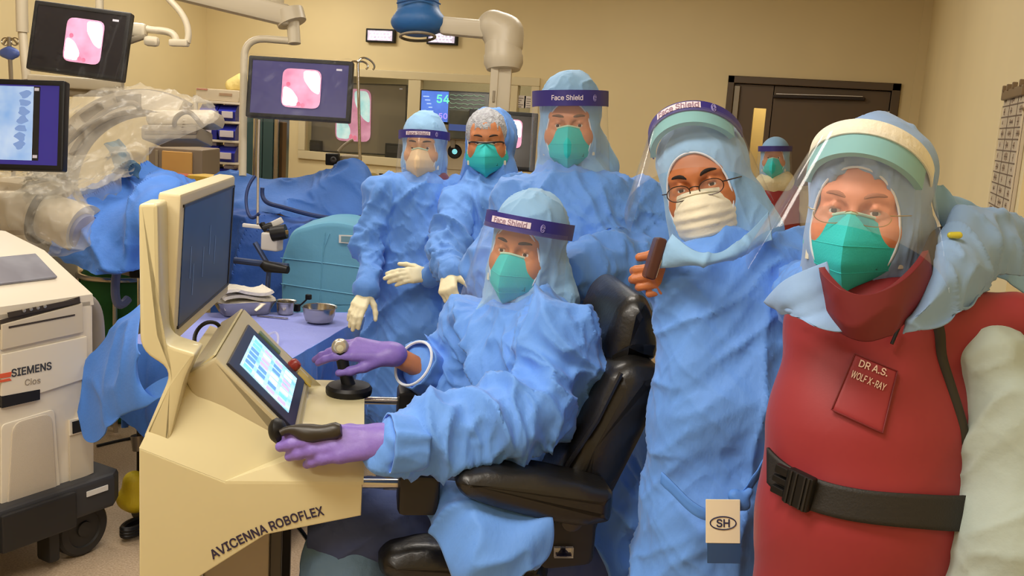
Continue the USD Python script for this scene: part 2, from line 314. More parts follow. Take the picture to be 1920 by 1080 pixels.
t = thing('control_room_light', 'ceiling light panel inside the control room behind the window', 'ceiling light', (-3.6, 8.9, 2.56)); obj('frame', box((-4.2, 8.6, 2.575), (-3., 9.2, 2.6)), lampm, t)
# door with two leaves
doorm = mat('door_brown', (92, 72, 44), .45, var=.05, vs=3); dframe = mat('door_frame_brown', (84, 66, 40), .45)
struct('door_1', [box((DX0, BW-.02, 0), (DX0+.05, BW+.09, DZ), .004), box((DX1-.06, BW-.02, 0), (DX1, BW+.09, DZ), .004), box((DX0, BW-.02, DZ-.055), (DX1, BW+.09, DZ), .004)], dframe)
D1 = '/World/door_1'; xs = PY(1448, 200, BW+.03)[0]
wl, wr, wt = PY(1413, 203, BW+.03)[0], PY(1437, 203, BW+.03)[0], PY(1425, 203, BW+.03)[2]
obj('door_leaf', mbox((DX0+.05, BW+.025, .01), (xs-.003, BW+.07, DZ-.06)) - mbox((wl, BW, .95), (wr, BW+.1, wt)), doorm, D1, False)
obj('door_leaf', box((xs+.003, BW+.025, .01), (DX1-.065, BW+.07, DZ-.06), .003), doorm, D1)
obj('vision_pane', box((wl, BW+.045, .95), (wr, BW+.05, wt)), pane, D1, False)
obj('door_stop', [box((DX0+.03, BW+.072, 0), (DX0+.075, BW+.1, DZ), .003), box((DX1-.09, BW+.072, 0), (DX1-.04, BW+.1, DZ), .003), box((DX0+.03, BW+.072, DZ-.085), (DX1-.04, BW+.1, DZ-.03), .003), box((xs-.022, BW+.072, 0), (xs+.022, BW+.09, DZ-.06), .003), box((DX0+.03, BW+.072, 0), (DX1-.04, BW+.09, .02), .002)], dframe, D1)
obj('closer_track', [bar(PY(1450, 181, BW), PY(1622, 186, BW), .05, .022, .004)], mat('dark_bronze', (38, 28, 20), .35, .6), D1)
obj('closer_arm', [bar(PY(1455, 176, BW-.03), PY(1618, 181, BW-.03), .012, .008, .002)], mat('brushed_steel', (185, 180, 170), .3, .9), D1)
obj('edge_guard', box((DX0+.052, BW-.004, .3), (DX0+.095, BW+.028, DZ-.075), .003), mat('steel_guard', (150, 138, 116), .4, .3), D1)
obj('hinge', tube([A(DX1-.062, BW-.008, 1.80), A(DX1-.062, BW-.008, 1.92)], .012, 10), mat('brushed_steel', 0), D1)
struct('wall_corridor', box((-1.5, BW+.6, 0), (.6, BW+.7, 3)), mat('corridor_wall', (235, 205, 130), .6))
rect_light('corridor_lamp', (-.6, BW+.35, 2.6), 1.0, .2, 22)
t = thing('corridor_light', 'ceiling light strip in the corridor behind the door', 'ceiling light', (-.6, BW+.35, 2.62)); obj('frame', box((-1.1, BW+.25, 2.61), (-.1, BW+.45, 2.64)), lampm, t); obj('bracket', box((-.7, BW+.44, 2.6), (-.5, BW+.6, 2.66)), lampm, t)
obj_black = mat('black_plastic', (15, 14, 14), .45, spec=.35)
# ---------------------------------------------------------------- small things on the back wall
inkm = mat('white_digit', (245, 240, 250), .5, emit=1.2)
def clock(q, lb):
    a, b, c = PY(*q[0], BW-.03), PY(*q[1], BW-.03), PY(*q[2], BW-.03); x0, x1, z0, z1 = a[0], b[0], c[2], a[2]
    t = thing('digital_wall_clock', lb, 'clock', ((x0+x1)/2, BW, z0), 'digital clocks on the back wall'); obj('case', box((x0, BW-.04, z0), (x1, BW, z1), .006), obj_black, t)
    dm = mat('clock_display', (214, 206, 224), .4, emit=.5, rgb2=(190, 180, 205), vs=40); obj('display', box((x0+.02, BW-.043, z0+.016), (x1-.02, BW-.038, z1-.016)), dm, t)
    k = []
    for i in range(6):
        cx = x0 + .04 + (x1-x0-.08)*(i+.5)/6 ; s = .012; zz = (z0+z1)/2; h = (z1-z0)*.24
        for dx, dz, ww, hh in ((0, h, s, .004), (0, -h, s, .004), (s, h/2, .004, h/2), (-s, -h/2, .004, h/2), (0, 0, s, .004)): k.append(box((cx+dx-ww, BW-.0455, zz+dz-hh), (cx+dx+ww, BW-.0425, zz+dz+hh)))
    obj('digits', k, inkm, t)
clock(((687, 53), (741, 55), (690, 79)), 'black digital clock with lit white display on the back wall, the left one of two')
clock(((801, 58), (858, 62), (804, 83)), 'black digital clock on the back wall half hidden by the blue arm cover')
# window contents: large display behind the left pane, papers on the right pane
def lum(name, rgb, e, **k): return mat(name, rgb, .35, emit=e, **k)
pinkm = lum('scope_tissue', (226, 160, 192), .55, rgb2=(190, 112, 148), vs=9); whitem = lum('scope_glare', (250, 250, 252), .9); cyanm = lum('scope_cyan', (150, 215, 225), .55, rgb2=(225, 245, 248), vs=10); redm = lum('scope_red', (200, 70, 105), .7, rgb2=(225, 130, 160), vs=14)
def scope(parent, O, ex, ey, w, h, glare=whitem, base=pinkm):
    """endoscope picture: rounded pink field, bright patch upper right, red spots; a flat print on the screen"""
    ez = unit(np.cross(ex, ey)); E = np.array([ex, ey, ez]); w2, h2 = w/2, h/2
    r = obj('scope_picture', prism(roundpoly([(-w2, -h2), (w2, -h2), (w2, h2), (-w2, h2)], w*.2), .0012, 0, O, E), base, parent, False)
    obj('bright_patch', prism(roundpoly([(w2*.05, h2*.93), (w2*.8, h2*.93), (w2*.95, h2*.6), (w2*.95, -h2*.3), (w2*.55, -h2*.12), (w2*.1, h2*.45)], w*.1), .0006, 0, O + ez*.0012, E), glare, r, False)
    obj('bright_patch', prism(roundpoly([(-w2*.93, -h2*.9), (-w2*.2, -h2*.93), (-w2*.12, -h2*.55), (-w2*.5, -h2*.05), (-w2*.93, h2*.1)], w*.1), .0006, 0, O + ez*.0012, E), glare, r, False)
    for x, y in ((-.68, .18), (-.1, -.82), (.12, -.86)): obj('red_spot', prism([(np.cos(a)*w*.055 + x*w2, np.sin(a)*w*.06 + y*h2) for a in np.linspace(0, 6.0, 12)], .0006, 0, O + ez*.0013, E), redm, r, False)
    return r
def quad_frame(TL, TR, BR, BL):
    ex = unit((TR-TL) + (BR-BL)); ez = unit(np.cross(ex, (TL-BL) + (TR-BR))); ey = np.cross(ez, ex); c = (TL+TR+BR+BL)/4
    return c, ex, ey, ez, np.linalg.norm((TR-TL)+(BR-BL))/2, np.linalg.norm((TL-BL)+(TR-BR))/2
def display(name, label, cat, corners, screen, bez=.018, thick=.05, casem=None, group=None, label_chip=True):
    c, ex, ey, ez, w, h = quad_frame(*corners); E = np.array([ex, ey, ez]); t = thing(name, label, cat, c - ey*h/2, group)
    cm = casem or obj_black
    o = mf.Manifold(mf.Mesh(*[q.astype(k) for q, k in zip(vf(box((-w/2, -h/2, -thick), (w/2, h/2, 0), .008)), (np.float32, np.uint32))])) - mbox((-w/2+bez, -h/2+bez, -.006), (w/2-bez, h/2-bez, .1))
    obj('housing', place(o, c, E), cm, t); s = obj('screen', box((-w/2+bez, -h/2+bez, -.008), (w/2-bez, h/2-bez, -.004), 0, c, E), screen, t)
    obj('rear_cover', box((-w*.33, -h*.36, -thick-.03), (w*.33, h*.36, -thick), .02, c, E), cm, t)
    if label_chip: obj('screen_tag', box((w/2-bez-.065, h/2-bez-.032, -.004), (w/2-bez-.035, h/2-bez-.022, -.0035), 0, c, E), mat('tag_grey', (190, 185, 195), .5, emit=.3), s)
    return t, s, c, ex, ey, ez, w, h
scr_dark = mat('screen_black', (22, 19, 22), .3, rgb2=(28, 23, 25), vs=5, emit=.05, spec=.25); scr_blue = mat('screen_indigo', (58, 55, 98), .25, emit=.35, rgb2=(66, 62, 108), vs=3, spec=.25); scr_grey = mat('screen_grey', (112, 100, 84), .25, emit=.12, rgb2=(120, 106, 88), vs=2)
Y = 8.10
t, s, c, ex, ey, ez, w, h = display('control_room_display', 'large grey display with pink endoscope picture behind the left window pane', 'screen', [PY(*q, Y) for q in ((570, 152), (764, 160), (760, 292), (566, 284))], scr_grey, .012, .05)
scope(s, PY(662, 216, Y-.012), ex, ey, .36, .47, cyanm)
t = thing('control_desk', 'dark computers standing on a desk low behind the left window pane', 'desk', A(-4.2, 8.5, .05)); obj('top', box((-5.3, 8.3, 1.14), (-2.5, 8.9, 1.18), .005), mat('desk_dark', (60, 52, 44), .5), t); obj('leg', box((-5.25, 8.35, .05), (-5.2, 8.85, 1.14)), mat('desk_dark', 0), t); obj('leg', box((-2.6, 8.35, .05), (-2.55, 8.85, 1.14)), mat('desk_dark', 0), t)
for q, lb in (((576, 262, 602, 288), 'small black computer box at the left end behind the window'), ((722, 268, 752, 294), 'black desk speaker behind the window, right of the grey display')):
    a, b = PY(q[0], q[1], 8.06), PY(q[2], q[3], 8.06); t = thing('computer_box', lb, 'computer', ((a[0]+b[0])/2, 8.05, WZ0+.05)); obj('case', box((a[0], 8.06, WZ0+.04), (b[0], 8.09, a[2]), .006), obj_black, t); obj('front_panel', box((a[0]+.02, 8.055, b[2]+.03), (b[0]-.02, 8.06, a[2]-.02), .002), mat('dark_panel', (40, 38, 40), .4), t)
paperm = mat('paper', (222, 214, 204), .7, var=.06, vs=30)
for i, (q, lb) in enumerate((((962, 178, 985, 203), 'white printed sheet taped to the window, right of the boom column'), ((984, 180, 1003, 204), 'narrow white sheet on the window edge beside the larger sheet'))):
    a, b = PY(q[0], q[1], BW+.022), PY(q[2], q[3], BW+.022); t = thing('paper_sheet', lb, 'paper', ((a[0]+b[0])/2, BW+.02, b[2])); obj('sheet', box((a[0], BW+.018, b[2]), (b[0], BW+.0195, a[2])), paperm, t, False)
    obj('print', [box((a[0]+.02, BW+.0165, a[2]-.02-.018*k), (b[0]-.02-.015*(k % 3), BW+.0178, a[2]-.027-.018*k)) for k in range(5)], mat('print_grey', (140, 130, 125), .7), t, False)
t = thing('wall_outlet', 'grey and cream socket plate low on the wall below the window', 'wall socket', PY(720, 334, BW)); a, b = PY(705, 318, BW-.02), PY(735, 336, BW-.02); obj('plate', box((a[0], BW-.015, b[2]), (b[0], BW, a[2]), .004), trimm, t); obj('socket', [box((a[0]+.03+.06*k, BW-.02, b[2]+.03), (a[0]+.07+.06*k, BW-.014, a[2]-.03), .003) for k in range(2)], mat('dark_panel', 0), t)
# whiteboard on the right wall
wx = RW-.015; a, b = PX(1884, 180, wx), PX(1851, 405, wx); y1, z1, z0 = a[1], a[2], b[2]-.02; y0 = 2.5
t = thing('schedule_whiteboard', 'white schedule board ruled with dark rows of handwriting on the right wall', 'whiteboard', (wx, (y0+y1)/2, z0)); wbm = mat('whiteboard', (205, 190, 165), .3)
obj('board', box((wx, y0, z0), (RW, y1, z1), .003), wbm, t); rows = 12; inkd = mat('marker_ink', (104, 86, 70), .6)
obj('grid_line', [box((wx-.001, y0, z0+(z1-z0)*k/rows-.0013), (wx, y1, z0+(z1-z0)*k/rows+.0013)) for k in range(rows+1)] + [box((wx-.001, y1-d, z0), (wx, y1-d+.002, z1)) for d in (.13, .27, .4)], inkd, t, False)
rg = np.random.default_rng(5); k = []
for r in range(rows):
    for d0, d1 in ((.015, .12), (.145, .26), (.29, .39)):
        yy = y1-d0-rg.uniform(0, .03); zz = z0+(z1-z0)*(r+.5)/rows
        for j in range(rg.integers(1, 5)):
            hh = rg.uniform(.004, .01); k.append(box((wx-.0008, yy-.011, zz-hh), (wx, yy-.004, zz+hh))); k.append(box((wx-.0008, yy-.014, zz-.002), (wx, yy, zz+.001))); yy -= .014
obj('handwriting', k, mat('marker_grey', (150, 130, 108), .6), t, False, kind='stuff'); obj('edge_frame', [box((wx-.004, y1, z0), (RW, y1+.009, z1-.025), .002)], mat('pale_edge', (228, 212, 170), .4), t)
obj('top_rail', box((wx-.008, y0, z1-.012), (RW2, y1+.004, z1+.012), .003), mat('rail_brown', (120, 98, 70), .4), t); [obj('clip', box((wx-.012, y1-d, z1+.008), (wx, y1-d+.01, z1+.024), .002), mat('rail_brown', 0), t) for d in (.04, .12, .22, .34)]
# ---------------------------------------------------------------- the robot console
KA = math.radians(28); KR = A(math.cos(KA), math.sin(KA), 0); KD = A(-math.sin(KA), math.cos(KA), 0); KO = A(-.926, 1.798, 0); KE = np.array([KR, UP, -KD])   # prism frame: r, z, toward camera
def K(px, py, s=0.): w = ON(px, py, KO + KD*s, KD); return A((w-KO)@KR, w[2])
def kw(r, s, z): return KO + KR*r + KD*s + UP*z
def kprism(poly, s0, s1, b=.01): return prism(poly, s1-s0, b, KO + KD*s1, KE)
cream = mat('console_cream', (206, 194, 150), .38, var=.015, vs=2, coat=.15); cream2 = mat('console_grey_cream', (188, 176, 140), .45); steel = mat('steel', (205, 202, 196), .22, 1.); dstl = mat('dark_grey', (70, 66, 60), .4, .3)
con = thing('robot_console', 'cream surgical robot console with angled touchscreen, joystick and lettered side panel', 'robot console', kw(-.3, .3, 0))
TZ = .977
low = [(-.454, .35), (-.454, 1.005), (-.284, .934), (-.002, .934), (-.002, .86), (-.199, .817), (-.345, .715), (-.40, .60), (-.43, .35)]
obj('side_panel', kprism(low, -.022, .03, .004), cream, con); obj('side_panel', kprism(low, .59, .642, .004), cream, con)
# upper shell: bevelled shoulders between the ridge and the housing
def loftq(a, b): return join([(np.vstack([a, b]), np.array([(i, (i+1) % len(a), (i+1) % len(a)+len(a)) for i in range(len(a))] + [(i, (i+1) % len(a)+len(a), i+len(a)) for i in range(len(a))]))])
obj('body', kprism([(-.452, .36), (-.452, 1.0), (-.30, .94), (-.006, .93), (-.006, .865), (-.20, .82), (-.346, .72), (-.41, .6), (-.43, .36)], .028, .592, .002), cream, con)
shell = trimesh.convex.convex_hull(np.array([kw(-.454, s, 1.005) for s in (-.02, .64)] + [kw(-.284, s, .934) for s in (-.02, .64)] + [kw(-.40, s, 1.135) for s in (.07, .55)] + [kw(-.30, s, 1.10) for s in (.07, .55)] + [kw(-.14, s, .975) for s in (.05, .57)] + [kw(-.29, s, .94) for s in (.06, .56)]))
obj('shoulder', (shell.vertices, shell.faces), cream, con, 20)
tb_ = trimesh.convex.convex_hull(np.array([kw(r_, s_, .93) for r_ in (-.284, 0) for s_ in (-.022, .642)] + [kw(r_, s_, .936) for r_ in (-.282, .0) for s_ in (-.021, .641)] + [kw(r_, s_, TZ) for r_ in (-.15, 0) for s_ in (.002, .618)] + [kw(.001, s_, TZ-.004) for s_ in (-.002, .622)])); obj('tabletop', (tb_.vertices, tb_.faces), cream, con, 15)
# wedge with the touchscreen
q0, q1 = K(426, 688, .075), K(544, 805, .075)
sl = unit(q1-q0); nz = A(-sl[1], sl[0])
wed = [K(405, 671, .055), K(554, 822, .055), K(556, 850, .055), (-.112, TZ-.004), (-.30, TZ-.004), K(345, 712, .055), K(352, 700, .055)]
wm = kprism(wed, .055, .565, .008); obj('screen_housing', wm, cream2, con)
obj('housing_cap', trimesh.convex.convex_hull(np.array([kw(*(p:=K(x, y, .06))[:1], s_, p[1]) for x, y in ((403, 668), (398, 668), (352, 704), (360, 708)) for s_ in (.07, .555)])), cream, con)
SO = kw(*(q0[0], .075), q0[1]) + (KR*nz[0] + UP*nz[1])*.002; sx = KR*sl[0] + UP*sl[1]; sn = KR*nz[0] + UP*nz[1]; L = np.linalg.norm(q1-q0); SE = np.array([sx, KD, sn])
SE = np.array([sx, KD, np.cross(sx, KD)])
obj('bezel', box((-.006, .0, -.004), (L+.006, .38, .006), .003, SO, SE), mat('bezel_dark', (28, 28, 40), .3), con)
scr = mat('touch_screen', (120, 190, 232), .3, emit=.8, rgb2=(196, 226, 244), vs=26)
ts = obj('touch_screen', box((.02, .055, .0055), (L-.02, .335, .0068), 0, SO, SE), scr, con)
rg = np.random.default_rng(3); cols = [('tile_blue', (96, 150, 205)), ('tile_lilac', (196, 178, 230)), ('tile_pale', (226, 236, 248)), ('tile_teal', (120, 205, 215))]
for i in range(4):
    for j in range(7):
        n_, c_ = cols[rg.integers(0, 4)]; a0 = .027+(L-.05)*i/4; b0 = .065+.262*j/7; obj('icon', box((a0, b0, .0068), (a0+(L-.05)/4*.7, b0+.025, .0074), 0, SO, SE), lum(n_, c_, .7), ts, False)
# small controls on the housing's far edge: green display, red button, yellow plate
obj('status_display', box((.03, .40, 0), (L*.55, .425, .006), .002, SO, SE), mat('lcd_green', (96, 120, 88), .4), con)
obj('emergency_button', lathe([(0, 0), (.016, 0), (.016, .012), (.012, .02), (0, .022)], SO + sx*(L*.8) + KD*.415, SE[2], 16), mat('button_red', (150, 50, 40), .35), con)
obj('key_plate', box((L*.9, .39, 0), (L*1.15, .44, .005), .002, SO, SE), mat('plate_yellow', (190, 165, 70), .5), con)
# joystick
jb = PZ(654, 738, TZ); jt = jb + UP*.118 + (PZ(630, 735, TZ) - jb)*.8
obj('joystick_base', lathe([(0, 0), (.058, 0), (.06, .006), (.06, .016), (.054, .024), (.03, .027), (0, .027)], jb, UP, 40), obj_black, con)
obj('joystick_stem', tube([jb + UP*.02, jb*.5 + jt*.5, jt], [.018, .0155, .0165], 20), obj_black, con)
jk = obj('joystick_knob', lathe([(0, -.026), (.014, -.024), (.021, -.012), (.0225, 0), (.021, .008), (.0165, .013), (.0165, .017), (.013, .019), (0, .019)], jt - UC*-.004, unit(EYE - jt), 28), mat('knob_silver', (190, 180, 160), .3, .6), con)
obj('button', lathe([(0, 0), (.009, 0), (.009, .004), (0, .006)], jt + unit(EYE-jt)*.019, unit(EYE-jt), 18), mat('button_ivory', (196, 186, 150), .4), jk)
# lever held by the near hand
lv = [P(527, 812, 2.03), P(548, 806, 2.03), P(575, 812, 2.03), P(605, 812, 2.03), P(640, 806, 2.03)]
la = P(523, 808, 2.06); obj('lever_knob', lathe([(0, -.014), (.018, -.016), (.026, -.008), (.028, 0), (.022, .01), (.010, .016), (0, .018)], la, unit(KR*.75 + UP*.25 - KD*.2), 24), obj_black, con)
obj('lever', tube(spline(lv, 14), [.008, .008, .009, .012, .016, .0185, .02, .02, .0185, .017, .017, .018, .018, .012], 16), mat('lever_black', (46, 40, 30), .4), con)
# monitor arm and monitor
armp = roundpoly([K(263, 380, .02), K(300, 380, .02), K(305, 640, .02), K(372, 660, .02), K(350, 705, .02), (-.40, 1.0), (-.45, 1.02), K(326, 690, .02), K(266, 655, .02)], [.01, .01, .03, .01, .02, .004, .004, .06, .07], 6)
obj('monitor_arm', kprism(armp, .0, .10, .008), cream, con)
mt = [P(351, 388, 2.1), P(441, 352, 2.62), P(423, 532, 2.62), P(331, 613, 2.1)]
c, ex, ey, ez, w, h = quad_frame(*mt); E3 = np.array([ex, ey, ez]); mon = obj('monitor', box((-w/2-.03, -h/2-.035, -.05), (w/2+.03, h/2+.03, -.002), .008, c, E3), mat('monitor_beige', (214, 200, 160), .45), con)
obj('screen', box((-w/2, -h/2, -.004), (w/2, h/2, .0), 0, c, E3), mat('console_screen', (40, 54, 80), .3, emit=.22, rgb2=(28, 38, 58), vs=4, spec=.25), mon, False)
obj('bezel', [box((-w/2-.012, h/2, -.003), (w/2+.012, h/2+.006, .002), 0, c, E3), box((w/2, -h/2, -.003), (w/2+.01, h/2+.006, .002), 0, c, E3), box((-w/2-.008, -h/2-.006, -.003), (w/2+.01, -h/2, .002), 0, c, E3)], mat('bezel_line', (30, 26, 26), .4), mon, False)
[obj('image_streak', box((x*w, -h*.2+y*h, .0001), (x*w+.008, h*.08+y*h, .0007), 0, c, E3), lum('streak', (66, 84, 112), .2), mon, False) for x, y in ((-.36, .05), (-.3, -.12), (.0, .15), (.12, .02), (-.12, -.02))]
obj('rear_shell', [box((-w/2-.005, -h/2+.005, -.068), (w/2-.02, h/2-.0, -.05), .008, c, E3)], cream, mon)
# forearm pads on steel rails
for s0, px in ((.035, 752), (.585, 760)):
    rr = .175 if s0 < .1 else .185
    obj('pad_rail', tube([kw(-.01, s0, TZ-(.066 if s0 < .1 else .045)), kw(rr-.03, s0, TZ-(.066 if s0 < .1 else .045))], .0105, 16), steel, con)
    obj('arm_pad', box((rr-.095, s0-.05, TZ-.10), (rr, s0+.05, TZ-.005), .014, KO, np.array([KR, KD, UP])) if s0 > .1 else box((rr-.1, s0-.045, TZ-.126), (rr-.01, s0+.055, TZ-.032), .014, KO, np.array([KR, KD, UP])), mat('pad_black', (30, 27, 22), .45), con)
# pedestal
ped = mat('pedestal_grey', (150, 140, 122), .35, .5)
obj('pedestal', [box((-.345, .1, .0), (-.20, .5, .84), .008, KO, np.array([KR, KD, UP]))], ped, con)
obj('pedestal_rail', [box((-.20+.004*0, s, .02), (-.175, s+.03, .83), .003, KO, np.array([KR, KD, UP])) for s in (.11, .44)], dstl, con)
obj('base_plate', box((-.5, .02, .0), (-.24, .6, .05), .012, KO, np.array([KR, KD, UP])), cream2, con)
# lettering along the lower edge of the near side panel
a0, a1 = K(402, 1040), K(609, 957)
v, f = text('AVICENNA ROBOFLEX', .0195, (0, 0, 0), (1, 0, 0), (0, 1, 0), .001, True); v = v.copy(); tx = v[:, 0]/v[:, 0].max(); d = a1-a0; ang = np.interp(tx, [0, 1], [math.atan2(d[1], d[0])+.10, math.atan2(d[1], d[0])-.10])
base = a0 + tx[:, None]*d + np.stack([0*tx, .012*4*tx*(1-tx)], 1); uv = base + np.stack([-np.sin(ang), np.cos(ang)], 1)*v[:, 1:2]*1.0
obj('lettering', (KO + np.outer(uv[:, 0], KR) + np.outer(uv[:, 1], UP) - np.outer(v[:, 2] + .0224, KD), f), mat('lettering_navy', (44, 36, 62), .5), con, False, 'dark blue lettering')
# cables on the arm
lone('monitor_cable', tube(spline([P(372, 655, 2.4), P(366, 628, 2.42), P(385, 606, 2.45), P(412, 614, 2.5), P(408, 635, 2.48), P(384, 655, 2.42)], 30), .005, 8), obj_black, 'looped black cable between the console monitor and the touchscreen housing', 'cable')
lone('floor_cable', tube(spline([P(556, 985, 2.62), P(572, 1005, 2.65), P(600, 1048, 2.7), P(615, 1075, 2.75), PZ(640, 1120, .01)], 30), .006, 8), obj_black, 'black cable hanging down beside the console pedestal to the floor', 'cable')
# ---------------------------------------------------------------- control cart at the left
CA = unit((.18, .98, 0)); CB = unit((.98, -.18, 0)); CO = A(-2.56, 2.80, 0); CE = np.array([CA, UP, CB])
def Q(px, py, b=0.): w = ON(px, py, CO + CB*b, CB); return A((w-CO)@CA, w[2])
def cq(a, b, z): return CO + CA*a + CB*b + UP*z
ivory = mat('cart_ivory', (226, 216, 196), .38, coat=.1); ivory2 = mat('cart_panel', (204, 192, 170), .5); mesh_g = mat('cart_grille', (204, 192, 172), .6, bump=.4, bs=300, bd=.003); rub = mat('cart_bumper', (52, 52, 54), .5); rub2 = mat('cart_bumper_dark', (34, 33, 33), .5)
cart = thing('fluoroscopy_cart', 'large ivory fluoroscopy control cart with orange and black lettering and black bumper', 'medical cart', cq(-.6, -.3, 0))
p0 = Q(176, 565); aR = p0[0]; zt = Q(150, 560)[1]; zb = Q(176, 888)[1]; Z1 = Q(150, 700)[1]
aL = aR - 1.5
obj('body', prism(roundpoly([(aL, zb-.06), (aR, zb-.06), (aR, zt), (aL, zt)], .02), .62, .015, CO - CB*.62, CE), ivory, cart)
# sloped top: hood rising away from the face
top = trimesh.convex.convex_hull(np.array([cq(aL, -.0, zt-.03), cq(aR, 0, zt-.03), cq(aL, 0, zt+.015), cq(aR-.005, 0, zt+.01), cq(aR-.03, -.05, zt+.05), cq(aL, -.05, zt+.05), cq(aR-.04, -.22, zt+.145), cq(aL, -.22, zt+.16), cq(aR-.06, -.42, zt+.195), cq(aL, -.42, zt+.215), cq(aR-.10, -.52, zt+.20), cq(aL, -.56, zt+.215), cq(aR-.03, -.62, zt-.03), cq(aL, -.62, zt-.03)]))
obj('top_cover', (top.vertices, top.faces), ivory, cart, 50)
# top screens sunk in the cover
tz = unit(np.cross(CA, cq(0, -.22, zt+.15) - cq(0, -.05, zt+.055))); tz = tz if tz[2] > 0 else -tz; ty = np.cross(tz, CA); tp = cq(aR-.06, -.05, zt+.058)
for lo, hi, m_ in (((-.62, .025, -.004), (-.035, .165, .006), mat('cart_screen', (150, 152, 160), .2, rgb2=(120, 118, 126), vs=6, emit=.15)), ((-.6, .20, -.02), (-.16, .26, .008), mat('cart_keys', (176, 196, 196), .3, rgb2=(205, 200, 190), vs=18))):
    obj('inset_panel', box(lo, hi, .003, tp, np.array([CA, ty, tz])), m_, cart)
obj('recess', prism([Q(0, 600), Q(148, 556), Q(150, 572), Q(0, 618)], .008, .0, CO - CB*.004, CE), mat('recess_dark', (60, 50, 38), .6), cart, False)
dr = obj('drawer', prism([Q(0, 608), Q(151, 568), Q(153, 622), Q(0, 655)], .012, .003, CO, CE), ivory2, cart)
obj('control_strip', prism([Q(10, 585), Q(135, 560), Q(148, 566), Q(12, 594)], .004, 0, CO + CB*.010, CE), mat('recess_dark', 0), dr, False)
obj('slot', [prism([Q(12, 611), Q(136, 588), Q(136, 591), Q(12, 614.5)], .002, 0, CO + CB*.0115, CE)], mat('recess_dark', 0), dr, False)
for k in range(4): obj('button', lathe([(0, 0), (.006, 0), (.006, .003), (0, .004)], CO + CA*Q(40+13*k, 585-2.6*k)[0] + UP*Q(40+13*k, 581-2.6*k)[1] + CB*.014, CB, 10), mat('knob_silver', 0), dr)
obj('fascia', prism([Q(0, 664), Q(160, 630), Q(162, 708), Q(0, 760)], .010, .004, CO, CE), ivory, cart)
obj('handle_slot', prism([Q(0, 742), Q(71, 729), Q(71, 748), Q(0, 764)], .012, 0, CO + CB*.0, CE), mat('slot_black', (16, 14, 14), .6), cart, False)
def ctext(s, px, py, px2, py2, hh, m_, b=.0105, bold=False, nm='lettering', lb=None):
    a, c_ = Q(px, py), Q(px2, py2); ex_ = CA*(c_[0]-a[0]) + UP*(c_[1]-a[1]); v, f = text(s, hh, (0, 0, 0), (1, 0, 0), (0, 1, 0), .001, bold); v = v.copy(); v[:, 0] *= np.linalg.norm(ex_)/v[:, 0].max(); ex_ = unit(ex_)
    up_ = np.cross(CB, ex_); obj(nm, (CO + CA*a[0] + UP*a[1] + CB*b + np.outer(v[:, 0], ex_) + np.outer(v[:, 1], up_) + np.outer(v[:, 2], CB), f), m_, cart, False, lb)
ctext('SIEMENS', 17, 706, 93, 691, .026, mat('letter_dark', (60, 60, 62), .5), bold=True, lb='dark grey bold lettering'); ctext('Cios', 42, 722, 72, 717, .021, mat('letter_grey', (150, 138, 120), .5), lb='pale grey lettering')
og = mat('logo_orange', (222, 96, 58), .5); obj('logo_mark', [prism([Q(-14, 702), Q(18, 696), Q(16, 705), Q(-14, 710)], .002, 0, CO + CB*.0102, CE), prism([Q(-14, 714), Q(14, 708), Q(18, 712), Q(-14, 718)], .002, 0, CO + CB*.0102, CE)], og, cart, False)
obj('lower_panel', prism(roundpoly([Q(0, 796), Q(100, 766), Q(112, 930), Q(0, 975)], .02), .008, .003, CO, CE), ivory, cart)
obj('speaker_grille', prism(roundpoly([Q(20, 792), Q(94, 772), Q(104, 932), Q(9, 968)], [.04, .04, .01, .01]), .012, .004, CO, CE), mesh_g, cart)
obj('side_trim', prism([Q(128, 800), Q(172, 786), Q(174, 886), Q(130, 905)], .006, .002, CO, CE), ivory2, cart)
sk = obj('socket_plate', prism([Q(127, 787), Q(156, 780), Q(157, 808), Q(128, 816)], .012, .002, CO, CE), ivory, cart); obj('socket', prism([Q(131, 790), Q(152, 784), Q(153, 806), Q(132, 812)], .003, 0, CO + CB*.0115, CE), mat('slot_black', 0), sk, False)
bz0, bz1 = Q(200, 930, .05)[1], Q(200, 890, .05)[1]
a_e = Q(232, 900, .05)[0]; bl = [(aL, -.3), (aL, .06), (a_e-.05, .06), (a_e, .02), (a_e, -.25)]
bm = prism([(x, y) for x, y in bl], bz1-bz0+.05, .02, CO + UP*(bz0-.05), np.array([CA, CB, UP])); obj('bumper', bm, rub, cart)
for g0, g1 in ((-.42, -.13), (-1.1, -.62)): obj('bumper_insert', box((aR+g0, .03, bz0-.07), (aR+g1, .075, bz1-.015), .012, CO, np.array([CA, CB, UP])), rub2, cart)
obj('label_strip', box((a_e-.17, .058, bz1-.055), (a_e-.08, .064, bz1-.035), 0, CO, np.array([CA, CB, UP])), mat('sticker_white', (220, 218, 212), .5), cart)
wr_ = .105
for aw, lb in ((a_e-.14, None), (aL+.2, None)):
    for bb in (-.02, -.5):
        wh = obj('wheel', lathe([(.02, -.025), (wr_-.01, -.028), (wr_, -.018), (wr_, .018), (wr_-.01, .028), (.07, .03), (.066, .022), (.03, .022), (.028, .03), (0, .03)], cq(aw, bb, wr_), CB, 36), mat('tyre', (46, 44, 42), .55), cart)
    obj('wheel_fork', [box((aw-.16, .0-.05, .03), (aw-.115, .03, .19), .012, CO, np.array([CA, CB, UP])), box((aw-.12, -.06, .15), (aw+.1, -.0, .25), .02, CO, np.array([CA, CB, UP]))], rub2, cart)
obj('tube_handle', tube(spline([cq(aR+.005, -.1, zt-.02), cq(aR+.06, -.1, zt-.05), cq(aR+.09, -.1, zt-.2), cq(aR+.075, -.1, zt-.33), cq(aR+.005, -.1, zt-.36)], 24), .028, 14), mat('handle_grey', (150, 142, 132), .4), cart)
